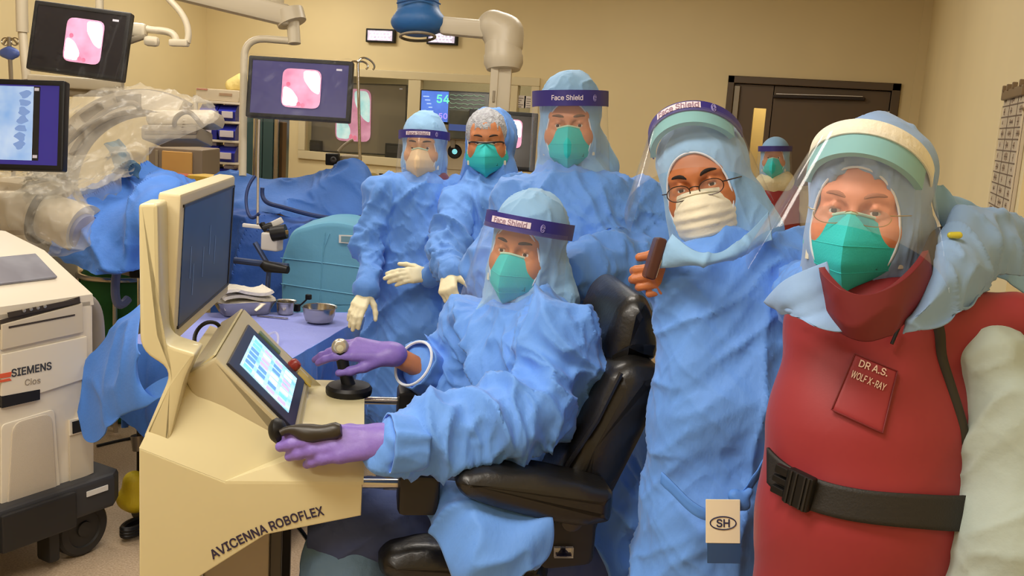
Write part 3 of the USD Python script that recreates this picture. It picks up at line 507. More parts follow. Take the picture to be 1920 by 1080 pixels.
lone('cart_floor_cable', tube([PZ(182, 836, .008), PZ(215, 828, .008), PZ(262, 818, .008), PZ(300, 802, .008)], .007, 8), obj_black, 'thin black cable lying on the floor behind the control cart', 'cable')
# ---------------------------------------------------------------- draped back table with basins
drape = mat('drape_blue', (72, 130, 220), .7, var=.08, vs=5, bump=.35, bs=70, bd=.004, sheen=.1); drape_d = mat('drape_deep_blue', (62, 112, 192), .7, var=.10, vs=4, bump=.4, bs=50, bd=.005); lilac = mat('drape_lilac', (146, 156, 226), .65, var=.05, vs=4, bump=.3, bs=60, bd=.004)
TB = .76
tc = [A(-2.72, 3.60), A(-2.62, 3.02), A(-1.93, 3.06), A(-2.10, 4.10)]         # far left, near left, near right, far right
tbl = thing('back_table', 'instrument back table under a blue sterile drape with lilac top', 'table', A(-2.35, 3.5, 0))
cen = sum(tc)/4
def bil(u, v): return (1-u)*(1-v)*tc[0] + (1-u)*v*tc[1] + u*v*tc[2] + u*(1-v)*tc[3]
n = 40; G = np.zeros((n, n, 3))
for i in range(n):
    for j in range(n): G[i, j] = (*bil(i/(n-1), j/(n-1)), TB)
G = folds(G, [(.006, 3, 7, (1, .4, 0), 4)]); obj('table_cover', grid(G, .004), lilac, tbl)
def hang(a, b, drop0, drop1, flare, seed, n=50, m=24, amp=.02):
    G = np.zeros((n, m, 3)); out = unit(np.cross(np.append(b-a, 0), UP)); out = out if out[:2]@((a+b)/2-cen) > 0 else -out
    for i in range(n):
        u = i/(n-1); p = a + (b-a)*u; drop = drop0 + (drop1-drop0)*u
        for j in range(m):
            v = j/(m-1); G[i, j] = A(*p, TB) + out*(.012*min(1, v*12) + flare*v*(.6+.4*math.sin(u*9+seed))) - UP*drop*v
    F = folds(G, [(amp, seed, 9, (0, 0, 1), 6), (amp*.5, seed+3, 14, (.3, .2, 1), 3)]); w = np.linspace(0, 1, m)[None, :, None]; return grid(G*(1-np.minimum(1, w*5)) + F*np.minimum(1, w*5), .004)
obj('side_drape', hang(tc[2], tc[3], .62, .66, .05, 2), drape, tbl); obj('side_drape', hang(tc[1], tc[2], .3, .6, .05, 5), drape, tbl); obj('side_drape', hang(tc[0], tc[1], .5, .35, .06, 8), drape, tbl); obj('side_drape', hang(tc[3], tc[0], .5, .5, .04, 11), drape, tbl)
# the loose corner that swings out toward the control cart
obj('corner_drape', patch([[(268, 566, 3.55), (262, 600, 3.42), (258, 640, 3.3), (262, 665, 3.25)], [(232, 600, 3.5), (228, 640, 3.42), (240, 690, 3.3), (262, 712, 3.28)], [(180, 658, 3.55), (186, 712, 3.5), (226, 760, 3.36), (290, 745, 3.25)], [(150, 700, 3.6), (172, 830, 3.5), (235, 770, 3.36), (340, 700, 3.2)]], 50, 50, .004, [(.014, 4, 6, (.5, .5, -1), 4)]), drape, tbl)
leg_ = mat('pole_dark', (60, 52, 44), .4, .5)
for c_ in (A(-2.60, 3.10), A(-2.0, 3.14), A(-2.66, 3.5), A(-2.12, 4.0)):
    lg = obj('leg', tube([A(*c_, .08), A(*c_, TB-.01)], .014, 12), leg_, tbl); obj('caster', lathe([(.01, -.018), (.04, -.02), (.045, -.01), (.045, .01), (.04, .02), (.01, .018)], A(*c_, .046), (.3, 1, 0), 20), mat('tyre', 0), lg)
obj('foot_ring', tube([A(-2.60, 3.10, .30), A(-2.61, 3.10, .36)], .03, 12), mat('clamp_steel', (150, 140, 128), .4, .6), tbl)
yb = PZ(252, 935, .12); lone('yellow_bag', body([('c', yb, yb + UP*.07, .055, .045), ('c', yb, yb - RT*.03, .05, .04)], .008, .02), mat('yellow_plastic', (232, 206, 40), .5, bump=.5, bs=30), 'bright yellow plastic bag on the floor behind the console', 'bag')
rl = PZ(253, 985, .05); wh = thing('cable_reel', 'dark coil of cable on the floor below the yellow bag', 'cable', rl); obj('coil', [tube([rl + A(.05*math.cos(a)*.6, .06*math.sin(a), .012*k - .02) for a in np.linspace(0, 6.2, 24)], .012, 8) for k in range(3)], obj_black, wh, kind='stuff')
bs = mat('basin_steel', (190, 184, 172), .22, 1.)
def onT(px, py): return PZ(px, py, TB + .006)
b0 = onT(598, 603); t = thing('mixing_bowl', 'round stainless bowl, the rightmost vessel on the back table', 'bowl', b0, 'steel vessels on the back table')
obj('bowl', lathe([(0, 0), (.05, 0), (.058, .004), (.068, .03), (.072, .062), (.078, .066), (.078, .069), (.070, .067), (.064, .032), (.054, .008), (0, .005)], b0, UP, 40), bs, t)
b1 = onT(535, 588); t = thing('steel_cup', 'small steel medicine cup between the tray and the bowl', 'cup', b1, 'steel vessels on the back table'); obj('cup', lathe([(0, 0), (.032, 0), (.036, .005), (.04, .05), (.05, .056), (.05, .059), (.038, .056), (.033, .008), (0, .006)], b1, UP, 32), bs, t)
b2 = onT(457, 586); t = thing('basin_tray', 'wide steel basin filled with folded white towels', 'basin', b2, 'steel vessels on the back table')
ex_ = unit(onT(520, 578) - onT(405, 584)); ey_ = np.cross(UP, ex_); pl = roundpoly([(-.13, -.09), (.13, -.09), (.13, .09), (-.13, .09)], .06, 8)
rings = [(inset(pl, .03), 0), (inset(pl, .012), .03), (pl, .055), (pl*1.04, .06), (pl*1.04, .063), (inset(pl, .004), .06), (inset(pl, .03), .012)]
V = np.vstack([np.c_[r_, np.full(len(r_), z)] for r_, z in rings]); k_ = len(pl); Fq = [(i*k_+j, i*k_+(j+1) % k_, (i+1)*k_+(j+1) % k_, (i+1)*k_+j) for i in range(len(rings)-1) for j in range(k_)]
Fq = np.array(Fq); Fq = np.vstack([Fq[:, [0, 1, 2]], Fq[:, [0, 2, 3]], [[(len(rings)-1)*k_, (len(rings)-1)*k_+j, (len(rings)-1)*k_+j+1] for j in range(1, k_-1)], [[0, j+1, j] for j in range(1, k_-1)]])
obj('basin', place((V, Fq), b2, np.array([ex_, ey_, UP])), bs, t)
tw = mat('towel_white', (226, 220, 206), .85, bump=.6, bs=60)
for i, (dx, dy, dz, lw) in enumerate(((-.01, 0, .045, .085), (.01, .008, .075, .1), (.0, -.008, .105, .095))):
    Gt = surf([[(x*lw*1.15+dx, y*.07+dy, dz + .01*math.cos(x*3+i)) for y in (-1, -.3, .3, 1)] for x in (-1, -.4, .4, 1)], 24, 18); Gt = folds(Gt, [(.005, i+20, 18, (1, 0, 0), 2)])
    lone('folded_towel', place(grid(Gt, .014), b2, np.array([ex_, ey_, UP])), tw, ['crumpled white towel at the bottom of the pile in the steel basin', 'white towel in the middle of the basin pile', 'topmost white towel lying across the steel basin'][i], 'towel', 'towels in the basin')
t = thing('black_clip', 'small black camera clip with bent stalk among the vessels', 'clip', onT(557, 582)); q = onT(557, 584)
obj('body', box((-.012, -.012, 0), (.012, .012, .035), .004, q), obj_black, t); obj('stalk', tube(spline([q + UP*.02, q + RT*.02 + UP*.035, q + RT*.045 + UP*.06], 10), .004, 8), obj_black, t); obj('head', box((-.012, -.01, -.01), (.014, .01, .014), .004, q + RT*.05 + UP*.066), obj_black, t)
lone('steel_ruler', bar(onT(482, 592), onT(540, 597), .012, .003, .001), bs, 'thin bright strip lying flat on the lilac drape before the cup', 'instrument')
lone('clear_tube_coil', tube(spline([onT(500, 648) + UP*.012, onT(506, 640) + UP*.03, onT(514, 637)+UP*.03, onT(520, 650)+UP*.01, onT(512, 660)+UP*.012], 20), .005, 8), clear('clear_tubing', (.95, .95, .97), .25), 'small coil of clear tubing on the lilac table cover', 'tube')
# ---------------------------------------------------------------- draped patient and equipment behind
pat = thing('patient_table', 'patient table hidden under crumpled blue surgical drapes in front of the fluoroscopy arm', 'patient table', A(-4.0, 4.6, 0))
f1 = [(.045, 31, 4.5, P(300, 330, 4.7)-P(170, 440, 4.35), 14), (.022, 32, 9, P(280, 330, 4.7)-P(330, 470, 4.3), 12), (.003, 33, 14, P(300, 330, 4.7)-P(170, 440, 4.35), 9)]
obj('leg_drape', patch([[(112, 400, 4.7), (135, 365, 4.75), (205, 343, 4.8), (255, 326, 4.8), (300, 320, 4.75), (345, 342, 4.8), (395, 365, 4.9)], [(112, 430, 4.5), (150, 400, 4.45), (205, 385, 4.42), (255, 372, 4.4), (300, 360, 4.35), (350, 380, 4.4), (400, 395, 4.5)],
    [(110, 455, 4.4), (150, 450, 4.3), (205, 440, 4.25), (260, 425, 4.2), (300, 420, 4.2), (350, 430, 4.25), (400, 440, 4.3)], [(112, 470, 4.45), (150, 497, 4.3), (200, 508, 4.25), (255, 488, 4.25), (310, 462, 4.25), (350, 480, 4.25), (400, 500, 4.3)]], 90, 110, .005, f1), drape, pat)
obj('screen_drape', patch([[(400, 348, 5.72), (445, 330, 5.72), (500, 335, 5.67), (560, 333, 5.62), (620, 320, 5.57), (672, 308, 5.52), (698, 372, 5.57)], [(400, 375, 5.52), (445, 368, 5.52), (500, 365, 5.50), (560, 366, 5.47), (620, 360, 5.42), (676, 350, 5.40), (700, 384, 5.52)],
    [(400, 400, 5.44), (445, 396, 5.42), (500, 402, 5.37), (560, 408, 5.32), (620, 412, 5.32), (680, 418, 5.32), (702, 396, 5.47)]], 60, 110, .005, [(.045, 41, 3.5, (.5, .1, 1), 9), (.016, 42, 9, (-.8, 0, .7), 9)]), drape_d, pat)
obj('lower_drape', patch([[(395, 395, 5.42), (445, 392, 5.40), (520, 402, 5.34), (600, 412, 5.32), (700, 420, 5.32)], [(395, 440, 5.32), (445, 440, 5.28), (520, 450, 5.24), (600, 450, 5.22), (700, 450, 5.24)], [(395, 520, 5.28), (445, 520, 5.24), (520, 520, 5.22), (600, 520, 5.22), (700, 520, 5.22)], [(395, 640, 5.22), (445, 640, 5.20), (520, 640, 5.18), (600, 640, 5.17), (700, 640, 5.17)]], 70, 90, .005, [(.03, 51, 5, (.1, 0, 1), 10), (.010, 52, 12, (.6, 0, 1), 8)]), mat('drape_navy', (46, 92, 176), .7, var=.1, vs=4, bump=.4, bs=50, bd=.005), pat)
obj('drape_cord', tube(spline([P(492, 352, 5.34), P(494, 372, 5.34), P(520, 386, 5.28), P(580, 402, 5.22), P(640, 410, 5.22), P(700, 400, 5.24)], 40), .012, 8), mat('cord_navy', (30, 50, 100), .6), pat)
obj('tabletop', box((-4.9, 5.0, .74), (-2.6, 5.4, .80), .02), mat('pad_black', 0), pat); obj('column', box((-4.0, 5.05, 0), (-3.6, 5.35, .74), .03), cream2, pat)
# teal draped robot column cover
teal = mat('drape_teal', (100, 164, 196), .7, var=.04, vs=4, bump=.2, bs=60, bd=.003)
E4 = np.array([R0, UC*0 + UP, -F0]); o4 = P(610, 490, 4.9)
def tp(px, py): w_ = ON(px, py, o4, F0); return A((w_-o4)@R0, w_[2])
tt = thing('teal_draped_unit', 'teal drape with square creases and white label pulled over the robot arm base', 'draped equipment', A(o4[0], o4[1]+.2, 0))
pl4 = roundpoly([tp(526, 580), tp(526, 488), tp(546, 430), tp(620, 411), tp(694, 428), tp(700, 580)], [.01, .03, .05, .12, .05, .01], 8)
pl4 = np.vstack([[pl4[0][0], .1], pl4[1:-1], [pl4[-1][0], .1]])
m = prism(pl4, .4, .03, A(o4[0], o4[1], 0) + F0*.4, E4); obj('cover', m, teal, tt)
def strip(pts, w_, nm='crease', dz=.004): return tube([A(o4[0], o4[1], 0) + R0*p[0] + UP*p[1] - F0*dz for p in pts], w_, 6)
for pts in ([tp(526, 484), tp(600, 492), tp(676, 502)], [tp(610, 436), tp(606, 470), tp(602, 520), tp(600, 570)], [tp(527, 532), tp(600, 543), tp(690, 556)], [tp(618, 438), tp(608, 465), tp(603, 495)]): obj('crease', strip(pts, .0035, dz=-.0005), teal, tt)
lp = [tp(636, 440), tp(665, 441), tp(665, 457), tp(636, 455)]; lbp = obj('label_patch', prism(lp, .004, 0, A(o4[0], o4[1], 0) - F0*.004, E4), mat('sticker_white', 0), tt, False)
lc = sum(lp)/4; obj('label_print', prism([lc + (p-lc)*.72 for p in lp], .002, 0, A(o4[0], o4[1], 0) - F0*.007, E4), mat('label_teal', (110, 150, 165), .6), lbp, False)
# instrument holder with scope between the console monitor and the teal unit
ih = thing('scope_holder', 'white and steel endoscope holder with black clamps beside the teal drape', 'instrument holder', P(490, 520, 4.62)*A(1, 1, 0)); wp = mat('white_plastic', (220, 216, 208), .4)
D4 = 4.62
obj('drip_line', tube([P(486, 225, D4+.3), P(484, 300, D4+.2), P(483, 420, D4)], .006, 8), mat('clamp_steel', (150, 140, 128), .4, .6), ih)
obj('handle_bar', bar(P(455, 422, D4), P(492, 426, D4), .02, .018, .004), wp, ih)
obj('clamp', [tube([P(495, 430, D4), P(512, 424, D4)], .022, 12), bar(P(490, 418, D4), P(505, 440, D4), .03, .02, .004)], obj_black, ih); obj('bracket', bar(P(500, 432, D4), P(538, 436, D4-.05), .03, .022, .005), mat('basin_steel', 0), ih)
obj('motor_block', [box((-.05, -.03, -.045), (.04, .03, .04), .01, P(512, 452, D4))], wp, ih); obj('motor_ring', lathe([(.01, -.04), (.034, -.04), (.036, 0), (.034, .03), (.01, .03)], P(525, 436, D4-.04), RT + UP*.2, 20), obj_black, ih)
obj('arm', bar(P(505, 424, D4), P(530, 412, D4), .015, .03, .005), wp, ih)
obj('strut', [tube([P(478, 455, D4), P(505, 500, D4), P(500, 560, D4)], .012, 10), tube([P(440, 488, D4+.05), P(540, 500, D4)], .016, 10)], mat('navy_metal', (62, 76, 110), .4, .4), ih)
obj('scope', tube([P(492, 494, D4-.05), P(500, 500, D4-.05), P(540, 506, D4-.08)], [.02, .026, .018], 12), obj_black, ih); obj('post', tube([P(500, 540, D4), P(498, 640, D4)*A(1, 1, 0)], .02, 12), mat('clamp_steel', 0), ih)
obj('cable', tube(spline([P(478, 330, 4.75), P(466, 350, 4.73), P(462, 385, 4.7), P(472, 408, 4.66), P(486, 400, 4.64)], 30), .008, 8), mat('cord_navy', 0), ih)
# ---------------------------------------------------------------- fluoroscopy arm under clear plastic
carm = mat('carm_grey', (202, 190, 168), .45); carm2 = mat('carm_dark', (118, 106, 92), .5); plast = clear('plastic_cover', (.97, .97, .96), .13, (238, 230, 214), .45, .18, 1.4, .5, 14)
D5 = 4.9; cc = P(268, 350, D5); rad = .47
ca = thing('fluoroscope', 'grey curved fluoroscopy arm wrapped in clear plastic above the draped table', 'fluoroscopy arm', A(cc[0], cc[1], 0))
def arc(a0, a1, r, nn, off=0.): return [cc + RT*r*math.cos(math.radians(a)) + UC*r*math.sin(math.radians(a)) + FW*off for a in np.linspace(a0, a1, nn)]
def arcbar(a0, a1, r0, r1, w0, w1, nn=40):
    V = []; 
    for a in np.linspace(a0, a1, nn):
        d_ = RT*math.cos(math.radians(a)) + UC*math.sin(math.radians(a)); V += [cc + d_*r0 + FW*w0, cc + d_*r1 + FW*w0, cc + d_*r1 + FW*w1, cc + d_*r0 + FW*w1]
    F = []
    for i in range(nn-1):
        for j in range(4): p_, q_ = i*4+j, i*4+(j+1) % 4; F += [(p_, p_+4, q_+4), (p_, q_+4, q_)]
    e = (nn-1)*4; F += [(0, 1, 2), (0, 2, 3), (e, e+2, e+1), (e, e+3, e+2)]; return np.array(V), np.array(F)
obj('c_arc', arcbar(62, 215, rad*.78, rad, -.06, .1), carm, ca); obj('arc_track', arcbar(70, 205, rad*.74, rad*.79, -.075, -.055), carm2, ca); obj('outer_rail', arcbar(60, 200, rad*.985, rad*1.02, -.03, .03), carm2, ca)
for a in (96, 122, 146): obj('arc_window', arcbar(a-8, a+8, rad*.84, rad*.95, -.068, -.058, 8), carm2, ca)
obj('arm_head', [box((-.05, -.08, -.02), (.30, .1, .06), .03, P(300, 232, D5), np.array([RT, FW, UC]))], carm, ca)
dt = obj('detector', box((0, -.13, -.06), (.27, .13, .012), .014, P(282, 246, D5-.05), np.array([RT, FW, UC])), mat('detector_grey', (150, 138, 120), .4), ca); obj('detector_band', box((.02, -.134, -.035), (.268, .0, -.018), .002, P(282, 246, D5-.05), np.array([RT, FW, UC])), carm2, dt)
obj('detector_handle', tube(spline([P(328, 236, D5-.18), P(338, 214, D5-.2), P(352, 210, D5-.2), P(368, 222, D5-.2), P(380, 236, D5-.18)], 24), .012, 10), carm2, ca)
obj('arm_handle', tube(spline([P(122, 270, D5-.18), P(150, 246, D5-.18), P(190, 214, D5-.18), P(236, 194, D5-.18), P(256, 196, D5-.18), P(262, 206, D5-.16)], 30), .013, 10), carm2, ca)
obj('tube_housing', [box((-.12, -.12, -.10), (.14, .12, .09), .04, P(42, 398, 4.5), np.array([RT, FW, UC])), tube([P(75, 400, 4.42), P(160, 432, 4.36)], [.10, .115], 26)], carm, ca, 40); obj('tube_band', tube([P(74, 405, 4.4), P(84, 408, 4.4)], .122, 26), mat('tyre', 0), ca)
obj('collimator', tube([P(150, 432, 4.35), P(162, 437, 4.34)], [.085, .08], 22), mat('collimator_blue', (110, 120, 160), .5), ca)
obj('column', box((-.2, .0, 0), (.1, .35, 1.25), .04, A(*(P(20, 400, 4.8)[:2]), 0)), carm, ca); obj('cross_beam', bar(P(20, 380, 4.9), P(110, 330, 5.0), .12, .16, .03), carm, ca)
obj('plastic_cover', patch([[(105, 205, 4.8), (160, 180, 4.75), (220, 168, 4.75), (300, 172, 4.75), (385, 205, 4.7)], [(95, 260, 4.65), (150, 250, 4.6), (215, 230, 4.6), (290, 222, 4.6), (388, 235, 4.6)], [(60, 330, 4.5), (130, 315, 4.5), (190, 305, 4.5), (245, 290, 4.52), (285, 282, 4.58)], [(5, 370, 4.3), (80, 372, 4.28), (150, 360, 4.3), (200, 345, 4.4), (250, 335, 4.5)]], 70, 80, .003, [(.03, 61, 8, (1, .3, .6), 5), (.012, 62, 18, (.3, .3, 1), 4)]), plast, ca)
obj('plastic_cover', patch([[(-30, 330, 4.4), (20, 322, 4.3), (80, 325, 4.25), (120, 350, 4.25), (140, 375, 4.3)], [(-30, 380, 4.2), (30, 372, 4.15), (95, 370, 4.1), (140, 385, 4.1), (160, 400, 4.15)], [(-30, 430, 4.2), (30, 440, 4.15), (95, 440, 4.1), (140, 430, 4.1), (168, 425, 4.15)], [(-30, 470, 4.3), (30, 470, 4.2), (90, 478, 4.15), (130, 478, 4.12), (165, 445, 4.2)]], 60, 70, .003, [(.03, 64, 9, (1, .2, -.6), 4), (.014, 65, 20, (.3, .3, 1), 3)]), plast, ca)
obj('plastic_cover', patch([[(60, 318, 4.6), (120, 300, 4.6), (180, 290, 4.65), (240, 285, 4.7)], [(50, 350, 4.45), (120, 340, 4.42), (185, 330, 4.5), (250, 320, 4.55)], [(60, 390, 4.35), (110, 375, 4.35), (150, 368, 4.4), (200, 352, 4.5)]], 50, 60, .003, [(.035, 67, 8, (.8, .2, .7), 5), (.014, 68, 20, (.2, .3, 1), 3)]), plast, ca)
lone('teal_scope_wrap', patch([[(205, 278, 4.7), (218, 272, 4.7), (235, 275, 4.7)], [(210, 300, 4.62), (232, 300, 4.6), (252, 312, 4.62)], [(222, 325, 4.6), (245, 328, 4.58), (262, 335, 4.6)]], 30, 30, .01, [(.03, 71, 16, (1, 0, 1), 3)]), mat('teal_wrap', (92, 138, 158), .6, rgb2=(60, 90, 120), vs=8), 'crumpled teal and navy equipment wrap under the fluoroscopy arm detector', 'wrap')
# ---------------------------------------------------------------- booms, monitors, poles
boom = mat('boom_grey', (206, 194, 168), .4); boomd = mat('boom_shadow_grey', (150, 138, 116), .45); chrome = mat('chrome', (196, 190, 178), .2, 1.); blue_lamp = mat('cover_blue', (44, 104, 168), .5, var=.04, vs=3); CEIL = 3.0
def ceil_post(px, py, d, r=.045): q = P(px, py, d); return tube([q, A(q[0], q[1], CEIL)], r, 16)
Dm = 5.2
t, s, c, ex, ey, ez, w, h = display('ceiling_monitor', 'black hanging monitor wrapped in film, indigo screen with pink picture, centre left', 'monitor', [P(463, 102, Dm), P(662, 116, Dm), P(656, 229, Dm), P(463, 219, Dm)], scr_blue, .022, .05, group=None)
scope(s, P(565, 166, Dm-.004), ex, ey, .205, .205)
obj('clear_film', patch([[(460, 99, Dm-.06), (520, 103, Dm-.07), (600, 108, Dm-.07), (666, 114, Dm-.06)], [(459, 140, Dm-.07), (520, 130, Dm-.05), (600, 140, Dm-.06), (668, 140, Dm-.06)], [(457, 230, Dm-.06), (520, 230, Dm-.06), (600, 238, Dm-.06), (664, 238, Dm-.06)]], 40, 40, .002, [(.012, 81, 14, (.3, .2, 1), 4)]), clear('monitor_film', (.99, .99, .99), .008, (235, 230, 225), .12, .2, 1.3), t)
Db = 5.4
bt = thing('boom_arm', 'long grey ceiling boom arm carrying the indigo monitor on a bent tube', 'boom arm', P(430, 10, Db))
obj('beam', bar(P(300, -28, Db-.1), P(548, 32, Db), .14, .115, .03), boom, bt); obj('end_joint', tube([P(540, 22, Db), P(548, 44, Db)], [.085, .08], 24), boom, bt); obj('drop_tube', tube([P(549, 40, Db), P(552, 82, Db)], .035, 18), boom, bt)
obj('post', ceil_post(513, 20, Db, .055), boom, bt); obj('bent_tube', tube(roundpath([P(553, 70, Db), P(550, 77, Db), P(458, 70, Db), P(455, 330, Db-.05)], .12), .02, 14), boom, bt)
obj('ceiling_post', ceil_post(310, -30, Db-.1, .06), boom, bt)
D1_ = 4.7
t, s, c, ex, ey, ez, w, h = display('overhead_monitor', 'tilted black hanging monitor with bright pink picture at the top left corner', 'monitor', [P(62, -6, D1_), P(246, 28, D1_), P(229, 148, D1_), P(50, 133, D1_)], scr_dark, .02, .05)
scope(s, P(157, 77, D1_-.004), ex, ey, .18, .21, whitem, pinkm)
obj('clear_film', patch([[(58, -12, D1_-.06), (120, 0, D1_-.07), (190, 12, D1_-.07), (250, 24, D1_-.06)], [(54, 70, D1_-.06), (120, 75, D1_-.05), (190, 85, D1_-.06), (240, 90, D1_-.06)], [(46, 140, D1_-.06), (120, 150, D1_-.06), (180, 152, D1_-.06), (234, 158, D1_-.06)]], 40, 40, .002, [(.012, 82, 14, (.3, .2, 1), 4)]), clear('monitor_film', 0), t)
t = thing('monitor_bracket', 'grey jointed bracket and bent rod to the right of the tilted monitor', 'bracket', P(290, 70, D1_+.15)); d_ = D1_+.16
obj('knuckle', bar(P(238, 55, d_), P(276, 58, d_), .06, .07, .02), boom, t); obj('knuckle', bar(P(270, 76, d_), P(299, 79, d_), .05, .05, .02), boom, t); obj('link', bar(P(228, 82, d_), P(275, 66, d_), .04, .03, .01), boomd, t)
obj('arm', tube(spline([P(275, 54, d_), P(305, 58, d_), P(326, 66, d_), P(330, 80, d_)], 20), .018, 12), boom, t); obj('foot', bar(P(318, 80, d_), P(354, 81, d_), .05, .035, .01), boom, t)
obj('rod', tube(spline([P(351, 80, d_), P(350, 45, d_), P(338, 22, d_), P(318, 0, d_), P(300, -30, d_)], 30), .016, 12), boom, t); q = P(300, -30, d_); obj('post', tube([q, A(q[0], q[1], CEIL)], .02, 10), boom, t)
t = thing('monitor_shelf', 'grey horizontal bar and pipe under the tilted monitor at upper left', 'bracket', P(150, 165, D1_+.4)); obj('bar', bar(P(55, 150, D1_+.4), P(231, 162, D1_+.4), .05, .06, .01), boom, t); obj('lower_bar', bar(P(118, 172, D1_+.42), P(231, 172, D1_+.42), .05, .05, .01), boomd, t); obj('post', [ceil_post(42, 60, D1_+.4, .03)], boom, t); obj('post', tube([P(42, 60, D1_+.4), P(50, 150, D1_+.4)], .022, 12), boom, t); obj('post', ceil_post(188, 155, D1_+.4, .02), boom, t)
Df = 3.95; xr = mat('xray_blue', (120, 160, 214), .3, emit=.55, rgb2=(190, 208, 232), vs=7); 
t, s, c, ex, ey, ez, w, h = display('xray_monitor', 'black monitor showing a bluish x-ray picture, cut by the left picture edge', 'monitor', [P(-130, 142, Df), P(120, 152, Df), P(119, 320, Df), P(-130, 315, Df)], mat('screen_violet', (52, 46, 128), .25, emit=.45), .022, .05, label_chip=False)
E_ = np.array([ex, ey, ez]); xp = obj('xray_picture', box((-w/2+.03, -h/2+.04, -.004), (w/2-.125, h/2-.028, -.002), 0, c, E_), xr, s, False); obj('dark_bar', box((w/2-.125, -h/2+.04, -.004), (w/2-.10, h/2-.028, -.002), 0, c, E_), mat('slot_black', 0), s, False)
obj('spine_shadow', [prism([(np.cos(a)*(.022+.006*math.sin(a*3+k)) + w/2-.158-.003*k, np.sin(a)*(.016+.004*math.sin(a*2+k*2)) + h/2-.06-.034*k) for a in np.linspace(0, 5.9, 14)], .0008, 0, c - ez*.002, E_) for k in range(7)], lum('xray_shadow', (112, 142, 196), .5), xp, False, kind='stuff')
for yy in (h/2-.045, -h/2+.05): obj('screen_tag', box((w/2-.122, yy, -.002), (w/2-.104, yy+.012, -.0012), 0, c, E_), mat('tag_grey', 0), s, False)
q = P(-20, 330, Df+.06); obj('stand', [tube([q, A(q[0], q[1], .05)], .035, 16), lathe([(0, 0), (.26, 0), (.26, .03), (.05, .06), (0, .06)], A(q[0], q[1], 0), UP, 30)], boomd, t)
# IV poles
t = thing('iv_pole', 'thin chrome drip pole with hooks standing right of the indigo monitor', 'drip pole', PZ(674, 620, 0)); d_ = 5.95
pb = P(676, 345, d_); obj('pole', tube([P(671, 116, d_), pb, A(pb[0], pb[1], .1)], .009, 12), chrome, t); obj('hook', tube(spline([P(671, 118, d_), P(684, 117, d_), P(690, 124, d_), P(686, 130, d_)], 14), .006, 8), chrome, t); obj('hook', tube(spline([P(671, 118, d_), P(700, 119, d_+.05), P(702, 126, d_+.05), P(699, 131, d_+.05)], 14), .006, 8), chrome, t); obj('hook', tube(spline([P(671, 118, d_), P(660, 116, d_-.05), P(652, 122, d_-.05)], 14), .006, 8), chrome, t)
obj('base', lathe([(0, .05), (.22, .05), (.24, .07), (.22, .09), (.03, .11), (0, .11)], A(pb[0], pb[1], 0), UP, 24), boomd, t)
for k in range(5): a = k*1.257; obj('caster', lathe([(.0, -.012), (.03, -.012), (.032, 0), (.03, .012), (0, .012)], A(pb[0]+.2*math.cos(a), pb[1]+.2*math.sin(a), .033), (math.sin(a), -math.cos(a), 0), 14), mat('tyre', 0), t)
t = thing('drip_stand', 'slim drip stand with wire loops and a blue clamp at the far left', 'drip pole', PZ(20, 700, 0)); d_ = 5.8; pb = P(21, 150, d_)
obj('pole', tube([P(17, 70, d_), pb, A(pb[0], pb[1], .06)], .012, 12), boomd, t); obj('clamp', body([('c', P(8, 100, d_), P(28, 100, d_), .028, .028), ('c', P(18, 96, d_), P(19, 108, d_), .03, .02)], .012, .02), mat('clamp_blue', (88, 112, 190), .4), t)
for x in (10, 28): obj('loop', tube([P(x, 78, d_) + RT*.022*math.cos(a) + UC*.022*math.sin(a) for a in np.linspace(0, 6.2, 20)], .004, 6), chrome, t)
obj('hook_bar', tube(spline([P(6, 84, d_), P(17, 72, d_), P(32, 82, d_)], 16), .006, 8), chrome, t); obj('base', lathe([(0, .0), (.2, .0), (.2, .03), (.03, .06), (0, .06)], A(pb[0], pb[1], 0), UP, 24), boomd, t)
# blue covered arm with column
Dl = 5.3
t = thing('spring_arm', 'grey spring arm with rounded elbow and square column, blue cover on its far end', 'boom arm', P(900, 50, Dl))
obj('blue_cover', body([('e', P(785, 42, Dl), np.array([RT, UC, FW]), (.150, .075, .12)), ('e', P(785, 10, Dl), np.array([RT, UC, FW]), (.105, .12, .10)), ('c', P(782, -10, Dl), P(780, -40, Dl), .10, .09)], .012, .05), blue_lamp, t); obj('cover_seam', tube([P(744, 6, Dl-.10)*1, P(765, 1, Dl-.125), P(790, -2, Dl-.13), P(815, 2, Dl-.11), P(826, 8, Dl-.09)], .004, 6), mat('seam_blue', (30, 70, 120), .6), t)
q = P(781, -30, Dl); obj('post', tube([q, A(q[0], q[1], CEIL)], .06, 16), boom, t); obj('cap_rim', lathe([(.09, 0), (.10, .004), (.10, .012), (.09, .016)], P(783, 66, Dl), -UC, 28), boomd, t)
obj('arm', bar(P(825, 48, Dl), P(912, 56, Dl), .10, .095, .022), boom, t); obj('elbow', body([('c', P(925, 50, Dl), P(950, 62, Dl), .088, .085), ('c', P(948, 60, Dl), P(946, 84, Dl), .085, .10)], .012, .04), boom, t)
obj('collar', lathe([(0, .02), (.095, .02), (.10, 0), (.10, -.05), (.106, -.06), (.106, -.10), (.09, -.135), (.06, -.14), (0, -.14)], P(944, 84, Dl), UC, 36), boom, t)
cE = np.array([R0, F0, UP]); q1_ = P(943, 125, Dl); obj('column', box((-.055, -.05, P(940, 240, Dl)[2]-q1_[2]), (.05, .05, .02), .008, q1_, cE), boom, t); obj('column_rib', box((-.062, -.058, P(940, 235, Dl)[2]-q1_[2]), (-.02, .0, .015), .004, q1_, cE), boom, t); obj('catch', box((-.045, -.066, -.19), (-.032, -.056, -.13), .002, q1_, cE), boomd, t)
obj('monitor_mount', box((-.05, -.16, P(940, 255, Dl)[2]-q1_[2]), (.05, .05, P(940, 225, Dl)[2]-q1_[2]), .005, q1_, cE), boomd, t)
